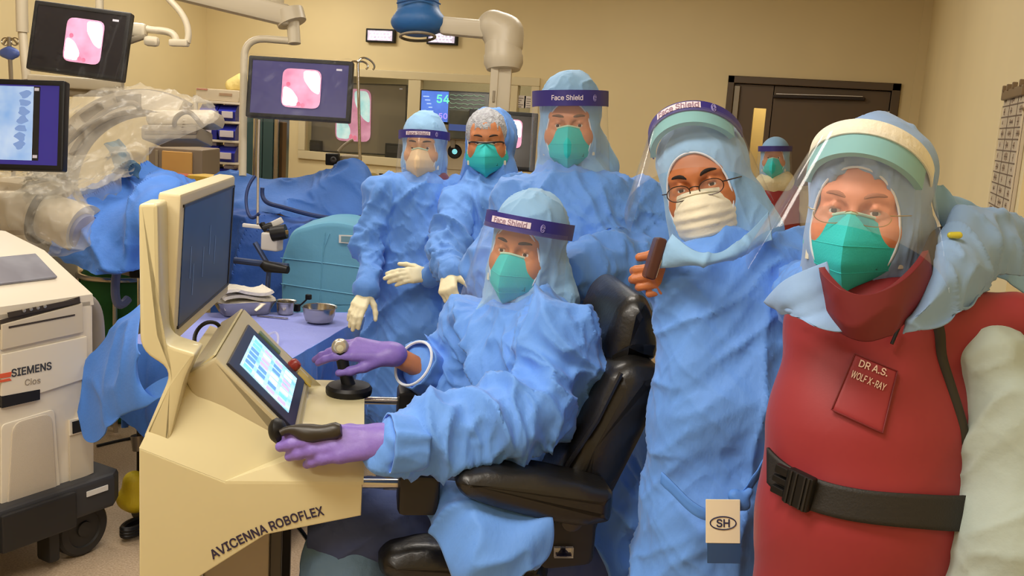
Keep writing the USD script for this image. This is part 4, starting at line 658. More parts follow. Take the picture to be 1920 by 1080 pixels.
t, s, c, ex, ey, ez, w, h = display('arm_monitor', 'black monitor behind the bare-faced man, white picture partly hidden', 'monitor', [P(876, 203, Dl-.12), P(1006, 212, Dl-.12), P(1006, 322, Dl-.12), P(876, 313, Dl-.12)], mat('screen_dim', (50, 46, 42), .2), .02, .05, label_chip=False)
scope(s, P(952, 250, Dl-.125), ex, ey, .15, .15)
# patient monitors on the anaesthesia machine
Da = 6.6
am = thing('anaesthesia_machine', 'cream anaesthesia machine with gauge and drawers behind the row of staff', 'medical machine', PZ(855, 560, 0)*A(.9, .9, 0)); q = P(862, 300, Da); am_c = A(q[0], q[1], 0); E6 = np.array([R0, F0, UP]); zt6 = P(862, 262, Da)[2]
obj('cabinet', box((-.22, 0, .12), (.24, .5, zt6), .02, am_c, E6), mat('machine_cream', (206, 190, 158), .45), am); obj('worktop', box((-.25, -.05, zt6), (.26, .5, zt6+.025), .008, am_c, E6), boomd, am)
for k in range(3): dr_ = obj('drawer', box((-.19, -.015, .2+.24*k), (.21, .0, .41+.24*k), .005, am_c, E6), mat('machine_panel', (190, 174, 142), .5), am); obj('handle', box((-.06, -.03, .33+.24*k), (.08, -.012, .345+.24*k), .004, am_c, E6), boomd, dr_)
gz = P(853, 284, Da)[2]; gx = (P(853, 284, Da)-am_c)@R0
obj('gauge', lathe([(0, 0), (.045, 0), (.048, .01), (.04, .018), (0, .016)], am_c + R0*gx + UP*gz - F0*.0, -F0, 24), obj_black, am); obj('gauge_light', lathe([(0, 0), (.018, 0), (.0, .006)], am_c + R0*gx + UP*gz - F0*.018, -F0, 16), lum('gauge_cyan', (120, 200, 210), .8), am)
obj('side_panel', box((-.05+gx-.06, -.01, gz-.12), (gx+.09, 0.0, gz+.08), .004, am_c, E6), mat('machine_panel', 0), am)
for k in range(4): obj('caster', lathe([(.0, -.02), (.055, -.02), (.06, 0), (.055, .02), (0, .02)], am_c + R0*(-.17 if k % 2 else .19) + F0*(.06 if k < 2 else .44) + UP*.06, R0, 18), mat('tyre', 0), am)
obj('monitor_mast', tube([am_c + F0*.3 + R0*-.1 + UP*(zt6-.05), am_c + F0*.3 + R0*-.1 + UP*1.72], .025, 12), boomd, am)
vs_ = [P(787, 166, Da), P(918, 174, Da), P(918, 234, Da), P(787, 230, Da)]
t, s, c, ex, ey, ez, w, h = display('vital_signs_monitor', 'wide patient monitor with blue number panel reading 54 and green wave traces', 'monitor', vs_, mat('vitals_dark', (58, 60, 52), .25, emit=.12, rgb2=(84, 82, 66), vs=8), .008, .06, label_chip=False); E_ = np.array([ex, ey, ez])
bp = obj('number_panel', box((-w/2+.008, -h/2+.008, -.004), (-w/2+.19, h/2-.008, -.002), 0, c, E_), lum('vitals_blue', (56, 92, 190), .6, rgb2=(76, 120, 214), vs=9), s, False)
obj('reading', text('54', .052, c + ex*(-w/2+.105) + ey*(h/2-.085) - ez*.0015, ex, ey, .001, True), lum('vitals_green', (90, 220, 170), .9), bp, False); obj('reading', text('50', .036, c + ex*(-w/2+.125) + ey*(-h/2+.03) - ez*.0015, ex, ey, .001, True), lum('vitals_violet', (150, 130, 230), .8), bp, False)
for k in range(5): obj('small_reading', box((-w/2+.02+.013*k, h/2-.05-.024*k, -.002), (-w/2+.06+.008*k, h/2-.043-.024*k, -.001), 0, c, E_), lum('vitals_pale', (150, 180, 240), .7), bp, False)
for k in range(5): obj('trace', tube([c + ex*(-w/2+.2+.01*i) + ey*(h/2-.03-.028*k + .007*math.sin(i*1.3+k)*(1 if i % 4 == 0 else .3)) for i in range(int((w-.22)/.01))], .0022, 4), lum('trace_green', (104, 130, 104), .6), s, False)
t = thing('tower_screen', 'dark screen with a blue lower band above the anaesthesia machine', 'screen', P(856, 232, Da-.1)); a, b = P(842, 205, Da-.12), P(876, 262, Da-.12); obj('panel', box((0, 0, (b-a)[2]), ((b-a)@R0, .04, 0), .006, a, E6), mat('vitals_dark', 0), t); obj('blue_band', box((.004, -.003, (b-a)[2]*.72), ((b-a)@R0-.004, 0, (b-a)[2]*.5), 0, a, E6), lum('band_blue', (60, 80, 140), .4), t)
obj('support', box((.02, .035, -.25), (.05, .1, -.05), .004, a, E6), boomd, t)
# little camera on its grey post below the indigo monitor
t = thing('room_camera', 'small black camera fixed on a grey box under the indigo monitor', 'camera', P(640, 320, 5.6)); d_ = 6.4; obj('grey_box', bar(P(640, 312, d_), P(676, 314, d_), .12, .15, .01), boomd, t); obj('camera_body', bar(P(612, 298, d_-.1), P(636, 299, d_-.1), .08, .075, .008), obj_black, t); obj('lens', lathe([(0, 0), (.018, 0), (.02, .02), (.012, .022), (0, .016)], P(626, 300, d_-.16), -FW, 16), mat('dark_panel', 0), t); obj('stalk', tube(spline([P(634, 284, d_), P(646, 272, d_), P(662, 262, d_)], 14), .01, 8), boomd, t); q = P(658, 318, d_); obj('post', tube([q, A(q[0], q[1], .02)], .03, 12), boomd, t)
t = thing('tan_stool', 'olive tan padded stool back just left of the first nurse', 'chair', PZ(694, 640, 0)*A(.95, .95, 0)); q = P(696, 338, 7.0); obj('backrest', body([('e', q, np.array([RT, UC, FW]), (.07, .055, .03))], .01, .02), mat('olive_vinyl', (150, 132, 70), .5), t); obj('post', tube([q + FW*.03, A(q[0], q[1], .02)+F0*.03], .018, 10), boomd, t); obj('seat', box((-.2, -.3, .5), (.2, .05, .56), .02, A(q[0], q[1], 0), E6), mat('olive_vinyl', 0), t)
# ---------------------------------------------------------------- storage rack, cabinet and boxes at the far left corner
rack = thing('wire_rack', 'tall white metal storage rack holding blue bins in the far left corner', 'shelf', P(410, 260, 8.6)*A(1, 1, 0)); Dr = 8.35; O6 = A(*P(366, 260, Dr)[:2], 0)
def rk(px, py): w_ = ON(px, py, O6, F0); return (w_-O6)@R0, w_[2]
x0, _ = rk(366, 250); x1, _ = rk(452, 250); rkm = mat('rack_white', (214, 204, 184), .4)
for x in (x0, x1):
    for y in (0, .45): obj('post', tube([O6 + R0*x + F0*y, O6 + R0*x + F0*y + UP*rk(366, 178)[1]], .02, 10), rkm, rack)
for py in (190, 226, 262, 303, 345):
    z = rk(410, py)[1]; obj('shelf', box((x0, -.02, z-.02), (x1, .47, z), .004, O6, E6), rkm, rack)
for z in (.2, .55): obj('shelf', box((x0, -.02, z-.02), (x1, .47, z), .004, O6, E6), rkm, rack)
binm = mat('bin_blue', (44, 52, 170), .4); crd = mat('bin_card', (206, 198, 206), .6)
b0_ = None; pos = ['left bin on the top row', 'right bin on the top row', 'left bin on the second row', 'right bin on the second row', 'left bin on the third row', 'right bin on the third row', 'left bin on the lowest row', 'right bin on the lowest row']
cards = [(.2, .8), (.25, .85), (.1, .7), (.15, .9), (.2, .9), (.1, .8), (.15, .85), (.2, .75)]
i = 0
for py in (226, 262, 303, 345):
    for kx in (0, 1):
        z = rk(410, py)[1]+.001; wd = (x1-x0-.08)/2; xx = x0+.04+kx*wd; t = thing('storage_bin', 'blue bin with pale card, ' + pos[i] + ' of the rack', 'storage bin', O6 + R0*(xx+wd/2) + UP*z, 'blue bins on the rack')
        hh = .13; prof = mf.Manifold.hull_points([[xx+.012, .0, 0], [xx+wd-.012, 0, 0], [xx+.004, -.03, hh*.6], [xx+wd-.004, -.03, hh*.6], [xx+.004, .3, hh], [xx+wd-.004, .3, hh], [xx+.012, .3, 0], [xx+wd-.012, .3, 0], [xx+.004, .05, hh], [xx+wd-.004, .05, hh]])
        obj('body', place(prof, O6 + UP*z, E6), binm, t); a_, c_ = cards[i]; obj('card', box((xx+wd*a_, -.04, hh*.2), (xx+wd*c_, -.028, hh*.62), .003, O6 + UP*z, E6), crd, t); obj('contents', box((xx+wd*.2, .06, hh*.9), (xx+wd*.8, .26, hh+.03), .01, O6 + UP*z, E6), crd, t); i += 1
z = rk(410, 190)[1]
t = thing('box_stack', 'low cream box lying on top of the storage rack', 'box', O6 + R0*.25 + UP*z); obj('carton', box((x0+.0, .0, z), (x1-.02, .4, z+.1), .01, O6, E6), mat('carton_cream', (206, 192, 166), .6), t); obj('carton_label', box((x0+.2, -.004, z+.05), (x1-.08, .0, z+.07), 0, O6, E6), mat('label_tan', (170, 140, 110), .6), t); obj('red_mark', box((x0+.01, -.004, z+.085), (x0+.1, .0, z+.098), 0, O6, E6), mat('mark_red', (190, 130, 110), .6), t)
lone('yellow_bag_bundle', body([('c', O6 + R0*.25 + F0*.2 + UP*(z+.14), O6 + R0*.33 + F0*.2 + UP*(z+.18), .06, .07), ('c', O6 + R0*.36 + F0*.2 + UP*(z+.13), O6 + R0*.38 + F0*.2 + UP*(z+.16), .05, .04)], .012, .03), mat('paper_yellow', (236, 216, 140), .7, bump=.8, bs=20), 'crumpled pale yellow bundle on top of the box on the rack', 'bundle')
cab = thing('teal_cabinet', 'tall dark teal cabinet with steel edge right of the storage rack', 'cabinet', P(490, 300, 8.0)*A(1, 1, 0)); Dc = 7.6; O7 = A(*P(459, 260, Dc)[:2], 0); w7 = (P(520, 262, Dc)-P(459, 260, Dc))@R0; h7 = P(490, 205, Dc)[2]
obj('body', box((0, 0, .05), (w7, .4, h7), .01, O7, E6), mat('cabinet_teal', (56, 82, 82), .35), cab); obj('door', box((.01, -.015, .1), (w7*.55, 0, h7-.03), .004, O7, E6), mat('cabinet_teal', 0), cab); obj('door', box((w7*.57, -.015, .1), (w7-.03, 0, h7-.03), .004, O7, E6), mat('cabinet_teal', 0), cab); obj('edge_strip', box((w7-.02, -.02, .05), (w7+.01, .0, h7), .003, O7, E6), chrome, cab); obj('plinth', box((.02, .02, 0), (w7-.02, .38, .05), 0, O7, E6), dstl, cab)
lone('brown_post', [bar(PZ(522, 600, .02)*0 + A(*P(527, 300, 7.72)[:2], 0), A(*P(527, 300, 7.72)[:2], P(527, 228, 7.72)[2]), .06, .06, .008, (1, 0, 0))], mat('post_brown', (104, 78, 48), .5), 'narrow brown post standing beside the teal cabinet', 'post')
lone('wall_rod', tube([A(*P(478, 300, 7.2)[:2], .0), A(*P(478, 300, 7.2)[:2], P(478, 222, 7.2)[2])], .016, 10), chrome, 'thin upright steel rod in front of the teal cabinet', 'rod')
dk = thing('side_cabinet', 'grey framed cabinet with amber door behind the fluoroscopy arm', 'cabinet', P(330, 330, 6.8)*A(1, 1, 0)); O8 = A(*P(278, 300, 6.7)[:2], 0); w8 = (P(380, 300, 6.7)-P(278, 300, 6.7))@R0; h8 = P(330, 278, 6.7)[2]
obj('carcass', box((0, 0, .0), (w8, .4, h8), .01, O8, E6), mat('cabinet_grey', (138, 124, 108), .45), dk); xa = (P(305, 300, 6.7)-O8)@R0; xb = (P(362, 300, 6.7)-O8)@R0; obj('door', box((xa, -.02, .1), (xb, 0, h8-.02), .006, O8, E6), mat('amber_wood', (214, 168, 96), .5, rgb2=(200, 150, 84), vs=3), dk)
for x in (.06, .12, .18, .24): obj('rib', box((x-.01, -.012, .1), (x+.01, 0, h8-.02), .003, O8, E6), boomd, dk)
lone('yellow_tray', box((-.16, -.08, 0), (.1, .1, .05), .01, P(405, 345, 6.2)), mat('tray_yellow', (212, 176, 70), .5), 'yellow tray showing over the drape left of the rack', 'tray'); lone('red_tray', box((-.12, -.06, 0), (.12, .08, .04), .01, P(348, 339, 6.3)), mat('tray_red', (170, 76, 48), .5), 'red brown tray behind the blue drape beside the amber door', 'tray')
hp = thing('linen_hamper', 'green linen bag in a grey frame low behind the console monitor', 'hamper', A(*P(228, 560, 5.1)[:2], 0)); q = A(*P(226, 560, 5.1)[:2], 0); zt9 = P(226, 512, 5.1)[2]
obj('bag', body([('c', q + UP*.15, q + UP*(zt9-.05), .16, .19)], .015, .03), mat('green_cloth', (30, 92, 40), .8, bump=.6, bs=20, var=.2, vs=5), hp); obj('rim', tube([q + UP*zt9 + A(.2*math.cos(a), .2*math.sin(a), 0) for a in np.linspace(0, 6.28, 30)], .014, 8), chrome, hp); [obj('leg', tube([q + A(.2*math.cos(a), .2*math.sin(a), 0.0), q + A(.2*math.cos(a), .2*math.sin(a), zt9)], .012, 8), chrome, hp) for a in (.6, 2.2, 3.8, 5.3)]
pm = thing('infusion_pump', 'dark pump with a red cap hanging behind the console monitor edge', 'pump', P(258, 500, 4.7)); obj('case', bar(P(246, 500, 4.7), P(272, 500, 4.7), .08, .10, .01), obj_black, pm); obj('red_cap', box((-.03, -.04, 0), (.03, .0, .06), .008, P(259, 484, 4.68)), mat('cap_red', (150, 70, 60), .4), pm); obj('hanger', bar(P(215, 505, 4.72), P(250, 512, 4.72), .04, .03, .006), boomd, pm); obj('side_tube', tube(spline([P(222, 505, 4.6), P(216, 540, 4.55), P(222, 570, 4.55), P(240, 560, 4.6)], 20), .02, 10), mat('collimator_blue', 0), pm); q = P(262, 505, 4.74); obj('pole', tube([q, A(q[0], q[1], .02)], .012, 8), chrome, pm)
# ---------------------------------------------------------------- surgeon's chair
leather = mat('black_leather', (24, 22, 19), .38, bump=.25, bs=90, bd=.003, coat=.1); plas2 = mat('chair_plastic', (30, 28, 25), .5)
ch = thing('surgeon_chair', 'black leather operator chair with headrest, padded armrests and white label', 'chair', kw(.75, .3, 0))
def kp(pts, s): return [K(x, y, s) for x, y in pts]
obj('headrest', kprism(roundpoly(kp([(1144, 630), (1166, 578), (1192, 556), (1218, 560), (1234, 596), (1242, 655), (1234, 684), (1192, 676), (1156, 700), (1134, 700)], .10), .02, 4), .09, .46, .045), leather, ch, 60)
obj('backrest', kprism(roundpoly(kp([(1140, 690), (1185, 672), (1238, 684), (1237, 735), (1208, 808), (1166, 890), (1128, 965), (1100, 1046), (1010, 1050), (1010, 960), (1036, 880), (1085, 800)], .05), .02, 4), .01, .59, .045), leather, ch, 60)
obj('back_seam', tube([kw(*(q:=K(x, y, .01))[:1], .012, q[1]) for x, y in ((1165, 700), (1120, 790), (1066, 870), (1040, 930))], .006, 6), leather, ch)
for s0, s1 in ((-.10, .03), (.57, .67)):
    obj('armrest', kprism(roundpoly(kp([(848, 888), (862, 868), (920, 864), (1010, 872), (1090, 890), (1142, 905), (1136, 962), (1080, 972), (1000, 958), (905, 932), (862, 914)], -.03), .015, 4), s0, s1, .03), leather, ch, 60)
    obj('armrest_bracket', kprism(kp([(905, 922), (976, 938), (974, 950), (905, 934)], -.08), s0+.02, s1-.02, .002), steel, ch)
obj('arm_support', kprism(roundpoly(kp([(1036, 955), (1116, 958), (1108, 1050), (1012, 1060), (1000, 1030)], .0), .02, 4), -.03, .04, .012), plas2, ch); obj('pivot', lathe([(0, 0), (.024, 0), (.024, .006), (.018, .009), (0, .009)], kw(*(q:=K(1072, 975, -.03))[:1], -.032, q[1]), -KD, 20), dstl, ch)
lbp = obj('label_plate', kprism(kp([(1038, 1024), (1074, 1024), (1073, 1043), (1038, 1043)], -.03), -.034, -.03), mat('sticker_white', 0), ch, False); obj('label_print', [kprism(kp([(1052, 1027), (1059, 1027), (1059, 1033), (1052, 1033)], -.034), -.0355, -.034), kprism(kp([(1042, 1036), (1070, 1036), (1070, 1039), (1042, 1039)], -.034), -.0355, -.034)], mat('print_navy', (40, 44, 80), .5), lbp, False)
obj('seat', kprism(roundpoly(kp([(708, 1052), (728, 1032), (790, 1022), (900, 1028), (1030, 1042), (1030, 1100), (740, 1100), (712, 1080)], .02), .025, 4), .0, .60, .04), leather, ch, 60)
sz = K(860, 1100, .3)[1]; rc = K(880, 1100, .3)[0]
obj('seat_pan', box((rc-.2, .08, sz-.05), (rc+.25, .52, sz+.02), .02, KO, np.array([KR, KD, UP])), plas2, ch); obj('column', tube([kw(rc, .3, .1), kw(rc, .3, sz-.04)], [.05, .045], 20), steel, ch)
for k in range(5):
    a = k*1.2566+.3; e = kw(rc, .3, .07) + (KR*math.cos(a) + KD*math.sin(a))*.3; lg = obj('base_leg', bar(kw(rc, .3, .1), e + UP*.02, .05, .035, .008), plas2, ch); obj('caster', lathe([(0, -.02), (.03, -.02), (.033, 0), (.03, .02), (0, .02)], A(e[0], e[1], .034), (-math.sin(a), math.cos(a), 0), 16), mat('tyre', 0), lg)
# mobile stool whose caster shows beyond the chair
so = PZ(1200, 884, 0); st = thing('mobile_stool', 'black five-footed stool base whose caster shows right of the chair back', 'stool', so + A(-.27, .05, 0)); sc_ = so + A(-.27, .05, 0)
for k in range(5):
    a = -.18 + k*1.2566; e = sc_ + A(math.cos(a), math.sin(a), 0)*.27; lg = obj('foot', bar(sc_ + UP*.12, e + UP*.085, .04, .03, .006), plas2, st); obj('caster', lathe([(0, -.022), (.032, -.022), (.038, -.01), (.038, .01), (.032, .022), (0, .022)], e + UP*.039, (-math.sin(a), math.cos(a), 0), 18), mat('tyre', 0), lg)
obj('column', tube([sc_ + UP*.1, sc_ + UP*.5], .025, 14), plas2, st); obj('seat', lathe([(0, 0), (.17, 0), (.19, .02), (.19, .05), (.16, .07), (0, .075)], sc_ + UP*.48, UP, 30), leather, st)
a_ = PZ(1196, 822, .004); lone('floor_cloth', place(box((-.02, -.25, 0), (.32, .12, .008), .002), PZ(1188, 832, .0), np.array([R0*.98 + F0*.2, F0, UP])), mat('cloth_green', (150, 164, 134), .8), 'flat grey green cloth lying on the floor behind the chair', 'cloth')
# ---------------------------------------------------------------- people: shared builders
class Head:
    """head frame: L to the person's left, f forward, u up, origin between the ears on the eye line"""
    def __init__(h, ex, ey, d, yaw=0, pitch=0, roll=0, s=1.0):
        y, p, r = map(math.radians, (yaw, pitch, roll)); e = P(ex, ey, d); f0 = unit(EYE-e); r0 = unit(RT - f0*(RT@f0)); u0 = np.cross(f0, r0)
        f = f0*math.cos(y) + r0*math.sin(y); l = r0*math.cos(y) - f0*math.sin(y); f, u = f*math.cos(p) + u0*math.sin(p), u0*math.cos(p) - f*math.sin(p)
        h.L = l*math.cos(r) - u*math.sin(r); h.u = u*math.cos(r) + l*math.sin(r); h.f = f; h.s = s; h.E = np.array([h.L, h.f, h.u]); h.c = e - f*.088*s
    def __call__(h, x, y, z): return h.c + h.s*(h.L*x + h.f*y + h.u*z)
    def w(h, v): return h.c + (np.asarray(v)*h.s) @ h.E
    def e(h, c, r, **k): return ('e', h(*c), h.E, np.array(r)*h.s, k)
    def cap(h, a, b, ra, rb, **k): return ('c', h(*a), h(*b), ra*h.s, rb*h.s, k)
def head_prims(h, face=True):
    q = [h.e((0, -.012, .035), (.077, .099, .086)), h.e((0, .016, -.035), (.071, .078, .086)), h.cap((0, .06, -.098), (0, .055, -.095), .03, .03), h.cap((0, -.02, -.08), (0, -.045, -.2), .055, .06)]
    if face:
        q += [h.e((0, .03, .045), (.064, .062, .06)), h.cap((-.012, .086, .024), (-.045, .073, .026), .011, .010, k=.02), h.cap((.012, .086, .024), (.045, .073, .026), .011, .010, k=.02),
              h.e((-.040, .056, -.034), (.027, .028, .030), k=.04), h.e((.040, .056, -.034), (.027, .028, .030), k=.04), h.cap((0, .088, .008), (0, .112, -.036), .0085, .0125, k=.014), h.cap((-.010, .102, -.042), (.010, .102, -.042), .010, .010, k=.012)]
        for x in (-.032, .032):
            q += [h.e((x, .094, .001), (.021, .017, .0135), cut=1, k=.012), h.cap((x-.016, .0795, .002), (x, .0895, .0093), .0042, .0046, k=.006), h.cap((x, .0895, .0093), (x+.016, .0795, .003), .0046, .0042, k=.006), h.cap((x-.016, .079, -.002), (x, .087, -.0078), .004, .0042, k=.006), h.cap((x, .087, -.0078), (x+.016, .079, -.002), .0042, .004, k=.006)]
        q += [h.cap((-.022, .088, -.073), (.022, .088, -.073), .008, .008, k=.01), h.cap((-.018, .086, -.084), (.018, .086, -.084), .008, .008, k=.01)]
    return q
eyew = mat('eye_white', (226, 216, 204), .2); irism = mat('iris_brown', (56, 34, 20), .15)
def eyes(h, t, brow=None, gaze=(0, 0), brow_tilt=0., squint=0.):
    for x in (-.032, .032):
        c = h(x, .0765, .0005); e = obj('eye', lathe([(.0128*h.s*math.sin(a), .0128*h.s*math.cos(a)) for a in np.linspace(0, math.pi, 14)][::-1], c, h.f, 20), eyew, t, True)
        g = unit(h.f + h.L*gaze[0] + h.u*gaze[1]); obj('iris', lathe([(.0058*h.s*math.sin(a)/1, .0128*h.s + .0006 - .0045*h.s*a*a*.35) for a in np.linspace(1.0, 0.0, 5)], c + g*.0001, g, 16), irism, e, True)
        if brow is not None:
            sg = 1 if x > 0 else -1; pts = [h(sg*.013, .0965, .0255 - brow_tilt), h(sg*.027, .0950, .0290), h(sg*.042, .0870, .0290), h(sg*.055, .0745, .0225)]
            obj('eyebrow', tube(spline(pts, 14), np.interp(np.linspace(0, 1, 14), [0, .3, 1], [.0035, .0042, .0015])*h.s, 8), brow, t)
def sheet_head(h, G, thick): return grid(np.array([[h(*p) for p in row] for row in G]), thick)
n95_m = mat('mask_teal', (48, 198, 198), .75, bump=.3, bs=300, bd=.002); n95_s = mat('strap_white', (226, 224, 206), .6); elastic = mat('nose_strip', (190, 226, 200), .6)
def n95(h, t, m_=None, lines=True, s=1.2):
    nu, nv = 33, 25; G = np.zeros((nu, nv, 3)); vv = np.linspace(0, 1, nv)
    wv = np.interp(vv, [0, .15, .45, .7, .88, 1], [.058, .066, .071, .058, .034, .010]); cy = np.interp(vv, [0, .12, .35, .6, .85, 1], [.112, .126, .148, .150, .128, .100]); zc = np.interp(vv, [0, .5, 1], [.000, -.066, -.132])
    for i, u in enumerate(np.linspace(-1, 1, nu)):
        a = abs(u); sy = np.interp(vv, [0, .45, 1], [.050, .034, .07]); y = cy*(1-a**1.15) + sy*a**1.15; z = zc - np.interp(vv, [0, .5, 1], [.022, 0, -.012])*a**1.3; G[i] = np.stack([u*wv*s, y, z], 1)
    mk = obj('face_mask', sheet_head(h, G, .003), m_ or n95_m, t, 40)
    top = [h(*(G[i, 0] + A(0, .0022, .001))) for i in range(3, nu-3)]; obj('nose_strip', tube(np.array(top), .0028, 8), elastic, mk)
    if lines:
        for j in (9, 17): obj('mask_seam', tube(np.array([h(*(G[i, j] + A(0, .0018, 0))) for i in range(1, nu-1)]), .0011, 6), m_ or n95_m, mk)
        obj('mask_print', [box((.016+.005*k, -.0005, .004*r), (.0195+.005*k, .0008, .004*r+.0022), 0, h(.014, .114, -.088), np.array([unit(h.L*.80-h.f*.55), unit(h.f*.8+h.L*.55), h.u])) for k in range(5) for r in range(3)], mat('print_green', (30, 110, 105), .7), mk, False)
    for sg in (-1, 1):
        for z0, z1 in ((-.035, .03), (-.078, -.085)):
            obj('strap', tube(spline([h(sg*.062*s, .048, z0), h(sg*.074, .03, (z0*.6+z1*.4)), h(sg*.0845, -.02, z1)], 12), .0022, 6), n95_s, mk); obj('strap_anchor', box((-.005, -.002, -.009), (.005, .003, .009), .001, h(sg*.059*s, .056, z0), np.array([unit(h.L*.7-h.f*sg*.7), unit(h.f*.7+h.L*sg*.7), h.u])), n95_s, mk)
    return mk
def surgical(h, t, m_):
    nu, nv = 37, 40; G = np.zeros((nu, nv, 3)); vv = np.linspace(0, 1, nv); cy = np.interp(vv, [0, .15, .4, .65, .85, 1], [.108, .122, .132, .128, .115, .085]); zc = np.interp(vv, [0, .5, 1], [-.004, -.066, -.128]); wv = np.interp(vv, [0, .3, .7, 1], [.076, .084, .080, .062])
    pl = .0035*np.sum([np.clip(1-np.abs((vv-c)*16), 0, 1) for c in (.25, .42, .58, .74)], 0)
    for i, u in enumerate(np.linspace(-1, 1, nu)):
        a = abs(u); y = cy*(1-a**2.1) + .03*a**2.1 + pl*(1-a**3); G[i] = np.stack([u*wv, y, zc - .016*a**2*(1-vv) + .012*a**2*vv], 1)
    W_ = np.array([[h(*p) for p in r] for r in G]); W_ = folds(W_, [(.0014, 91, 26, h.L + h.u*.15, 6), (.0006, 92, 60, h.L, 4)]); mk = obj('face_mask', grid(W_, .003), m_, t, 40)
    obj('nose_strip', tube(np.array([h(*(G[i, 2] + A(0, .003, 0))) for i in range(8, nu-8)]), .0022, 6), m_, mk)
    for sg in (-1, 1):
        obj('ear_loop', tube(spline([h(sg*.066, .034, -.03), h(sg*.08, .012, -.012), h(sg*.084, -.015, -.005)], 10), .0018, 6), n95_s, mk)
    return mk
band_m = mat('band_indigo', (52, 44, 128), .45); band_txt = mat('band_text', (228, 216, 226), .6); visor_m = clear('visor', (.985, .985, .985), .035, (235, 235, 240), .55, .04, 1.45); foam_m = mat('foam_teal', (126, 186, 190), .8); bandw = mat('band_white', (236, 230, 210), .6, bump=.3, bs=80)
def shield(h, t, zb=.058, bh=.034, tilt=0., drop=.20, rx=.098, ry=.118, y0=.0, band=None, txt=True, panel=False, foam=None, bang=100, vang=82, flare=.1, curl=0., standoff=.006):
    ti = math.radians(tilt); pv = A(0, -.02, zb)
    def S(th, r, z):                                                   # angle from straight ahead, extra radius, height above the band centre
        x, y = (rx+r)*math.sin(th), y0 + (ry+r)*math.cos(th); p = A(x, y-pv[1], z); return h(p[0], pv[1] + p[1]*math.cos(ti) - p[2]*math.sin(ti), pv[2] + p[1]*math.sin(ti) + p[2]*math.cos(ti))
    B = math.radians(bang); V = math.radians(vang)
    bd = obj('shield_band', grid(np.array([[S(a, standoff+.002, z) for z in np.linspace(-bh/2, bh/2, 4)] for a in np.linspace(-B, B, 49)])[::-1], .003), band or band_m, t, 40)
    G = np.array([[S(a, standoff + flare*.12*v + curl*v*(a/V)**2, bh*.3 - drop*v) for v in np.linspace(0, 1, 14)] for a in np.linspace(-V, V, 41)]); obj('visor', grid(G[::-1], .0012), visor_m, bd, 60)
    if foam is not None: obj('foam_pad', grid(np.array([[S(a, .0 - .006*0, z) for z in np.linspace(-foam*.95, bh*.4, 5)] for a in np.linspace(-B*.78, B*.78, 41)])[::-1], .012), foam_m, bd, 60)
    R = (rx+ry)/2 + standoff + .0045
    def arc_text(s, hh, th0, z, m_, nm='lettering', lb=None, flip=-1):
        m = meshkit.text_mesh(s, hh, .0008, True); v = np.array(m.vertices); w0 = v[:, 0].max(); a = th0 + (v[:, 0]-w0/2)/R
        obj(nm, (np.array([S(ai, standoff+.0042+zi, z + yi) for ai, yi, zi in zip(a, v[:, 1], v[:, 2])]), np.array(m.faces)), m_, bd, False, lb)
    if panel: obj('label_panel', grid(np.array([[S(a, standoff+.004, z) for z in (-.006, .001, .009)] for a in np.linspace(-.52, .46, 20)])[::-1], .0008), band_txt, bd, False)
    if txt: arc_text('Face Shield', .0135, -.03, -.006, mat('band_text_dark', (150, 120, 140), .6) if panel else band_txt, 'lettering', 'lettering reading Face Shield')
    if txt: obj('emblem', [tube([S(.72+.045*math.cos(a)*k, standoff+.0046, .009*math.sin(a)*k) for a in np.linspace(0, 6.0, 16)], .0011, 5) for k in (1., .55)], mat('band_emblem', (150, 140, 200), .6), bd, False, 'ring emblem', 'stuff')
    return bd
gown_m = mat('gown_blue', (98, 152, 232), .7, var=.04, vs=5, bump=.45, bs=30, bd=.008, stretch=(1, 1, .45), sheen=.15, trans=None); hood_m = mat('hood_blue', (140, 184, 224), .8, var=.04, vs=8, bump=.3, bs=70, bd=.003, sheen=.15); gown2 = mat('gown_mid_blue', (92, 146, 226), .7, var=.05, vs=5, bump=.45, bs=30, bd=.008, stretch=(1, 1, .45), sheen=.15)
glove_p = mat('glove_purple', (128, 104, 186), .45, var=.05, vs=40, bump=.25, bs=120, bd=.002); glove_w = mat('glove_cream', (232, 222, 184), .5, bump=.3, bs=90, bd=.002); maroon = mat('lead_maroon', (146, 38, 44), .55, var=.04, vs=3, bump=.08, bs=300, bd=.001, sheen=.1); maroond = mat('collar_maroon', (112, 26, 32), .6, bump=.1, bs=120, bd=.002)
def skin(nm, rgb): return mat(nm, rgb, .5, var=.06, vs=25, bump=.08, bs=220, bd=.001)
def J(px, py, d, rp): return P(px, py, d), rp*d/FPX
def limb(*js, **k): return [('c', js[i][0], js[i+1][0], js[i][1], js[i+1][1], k) for i in range(len(js)-1)]
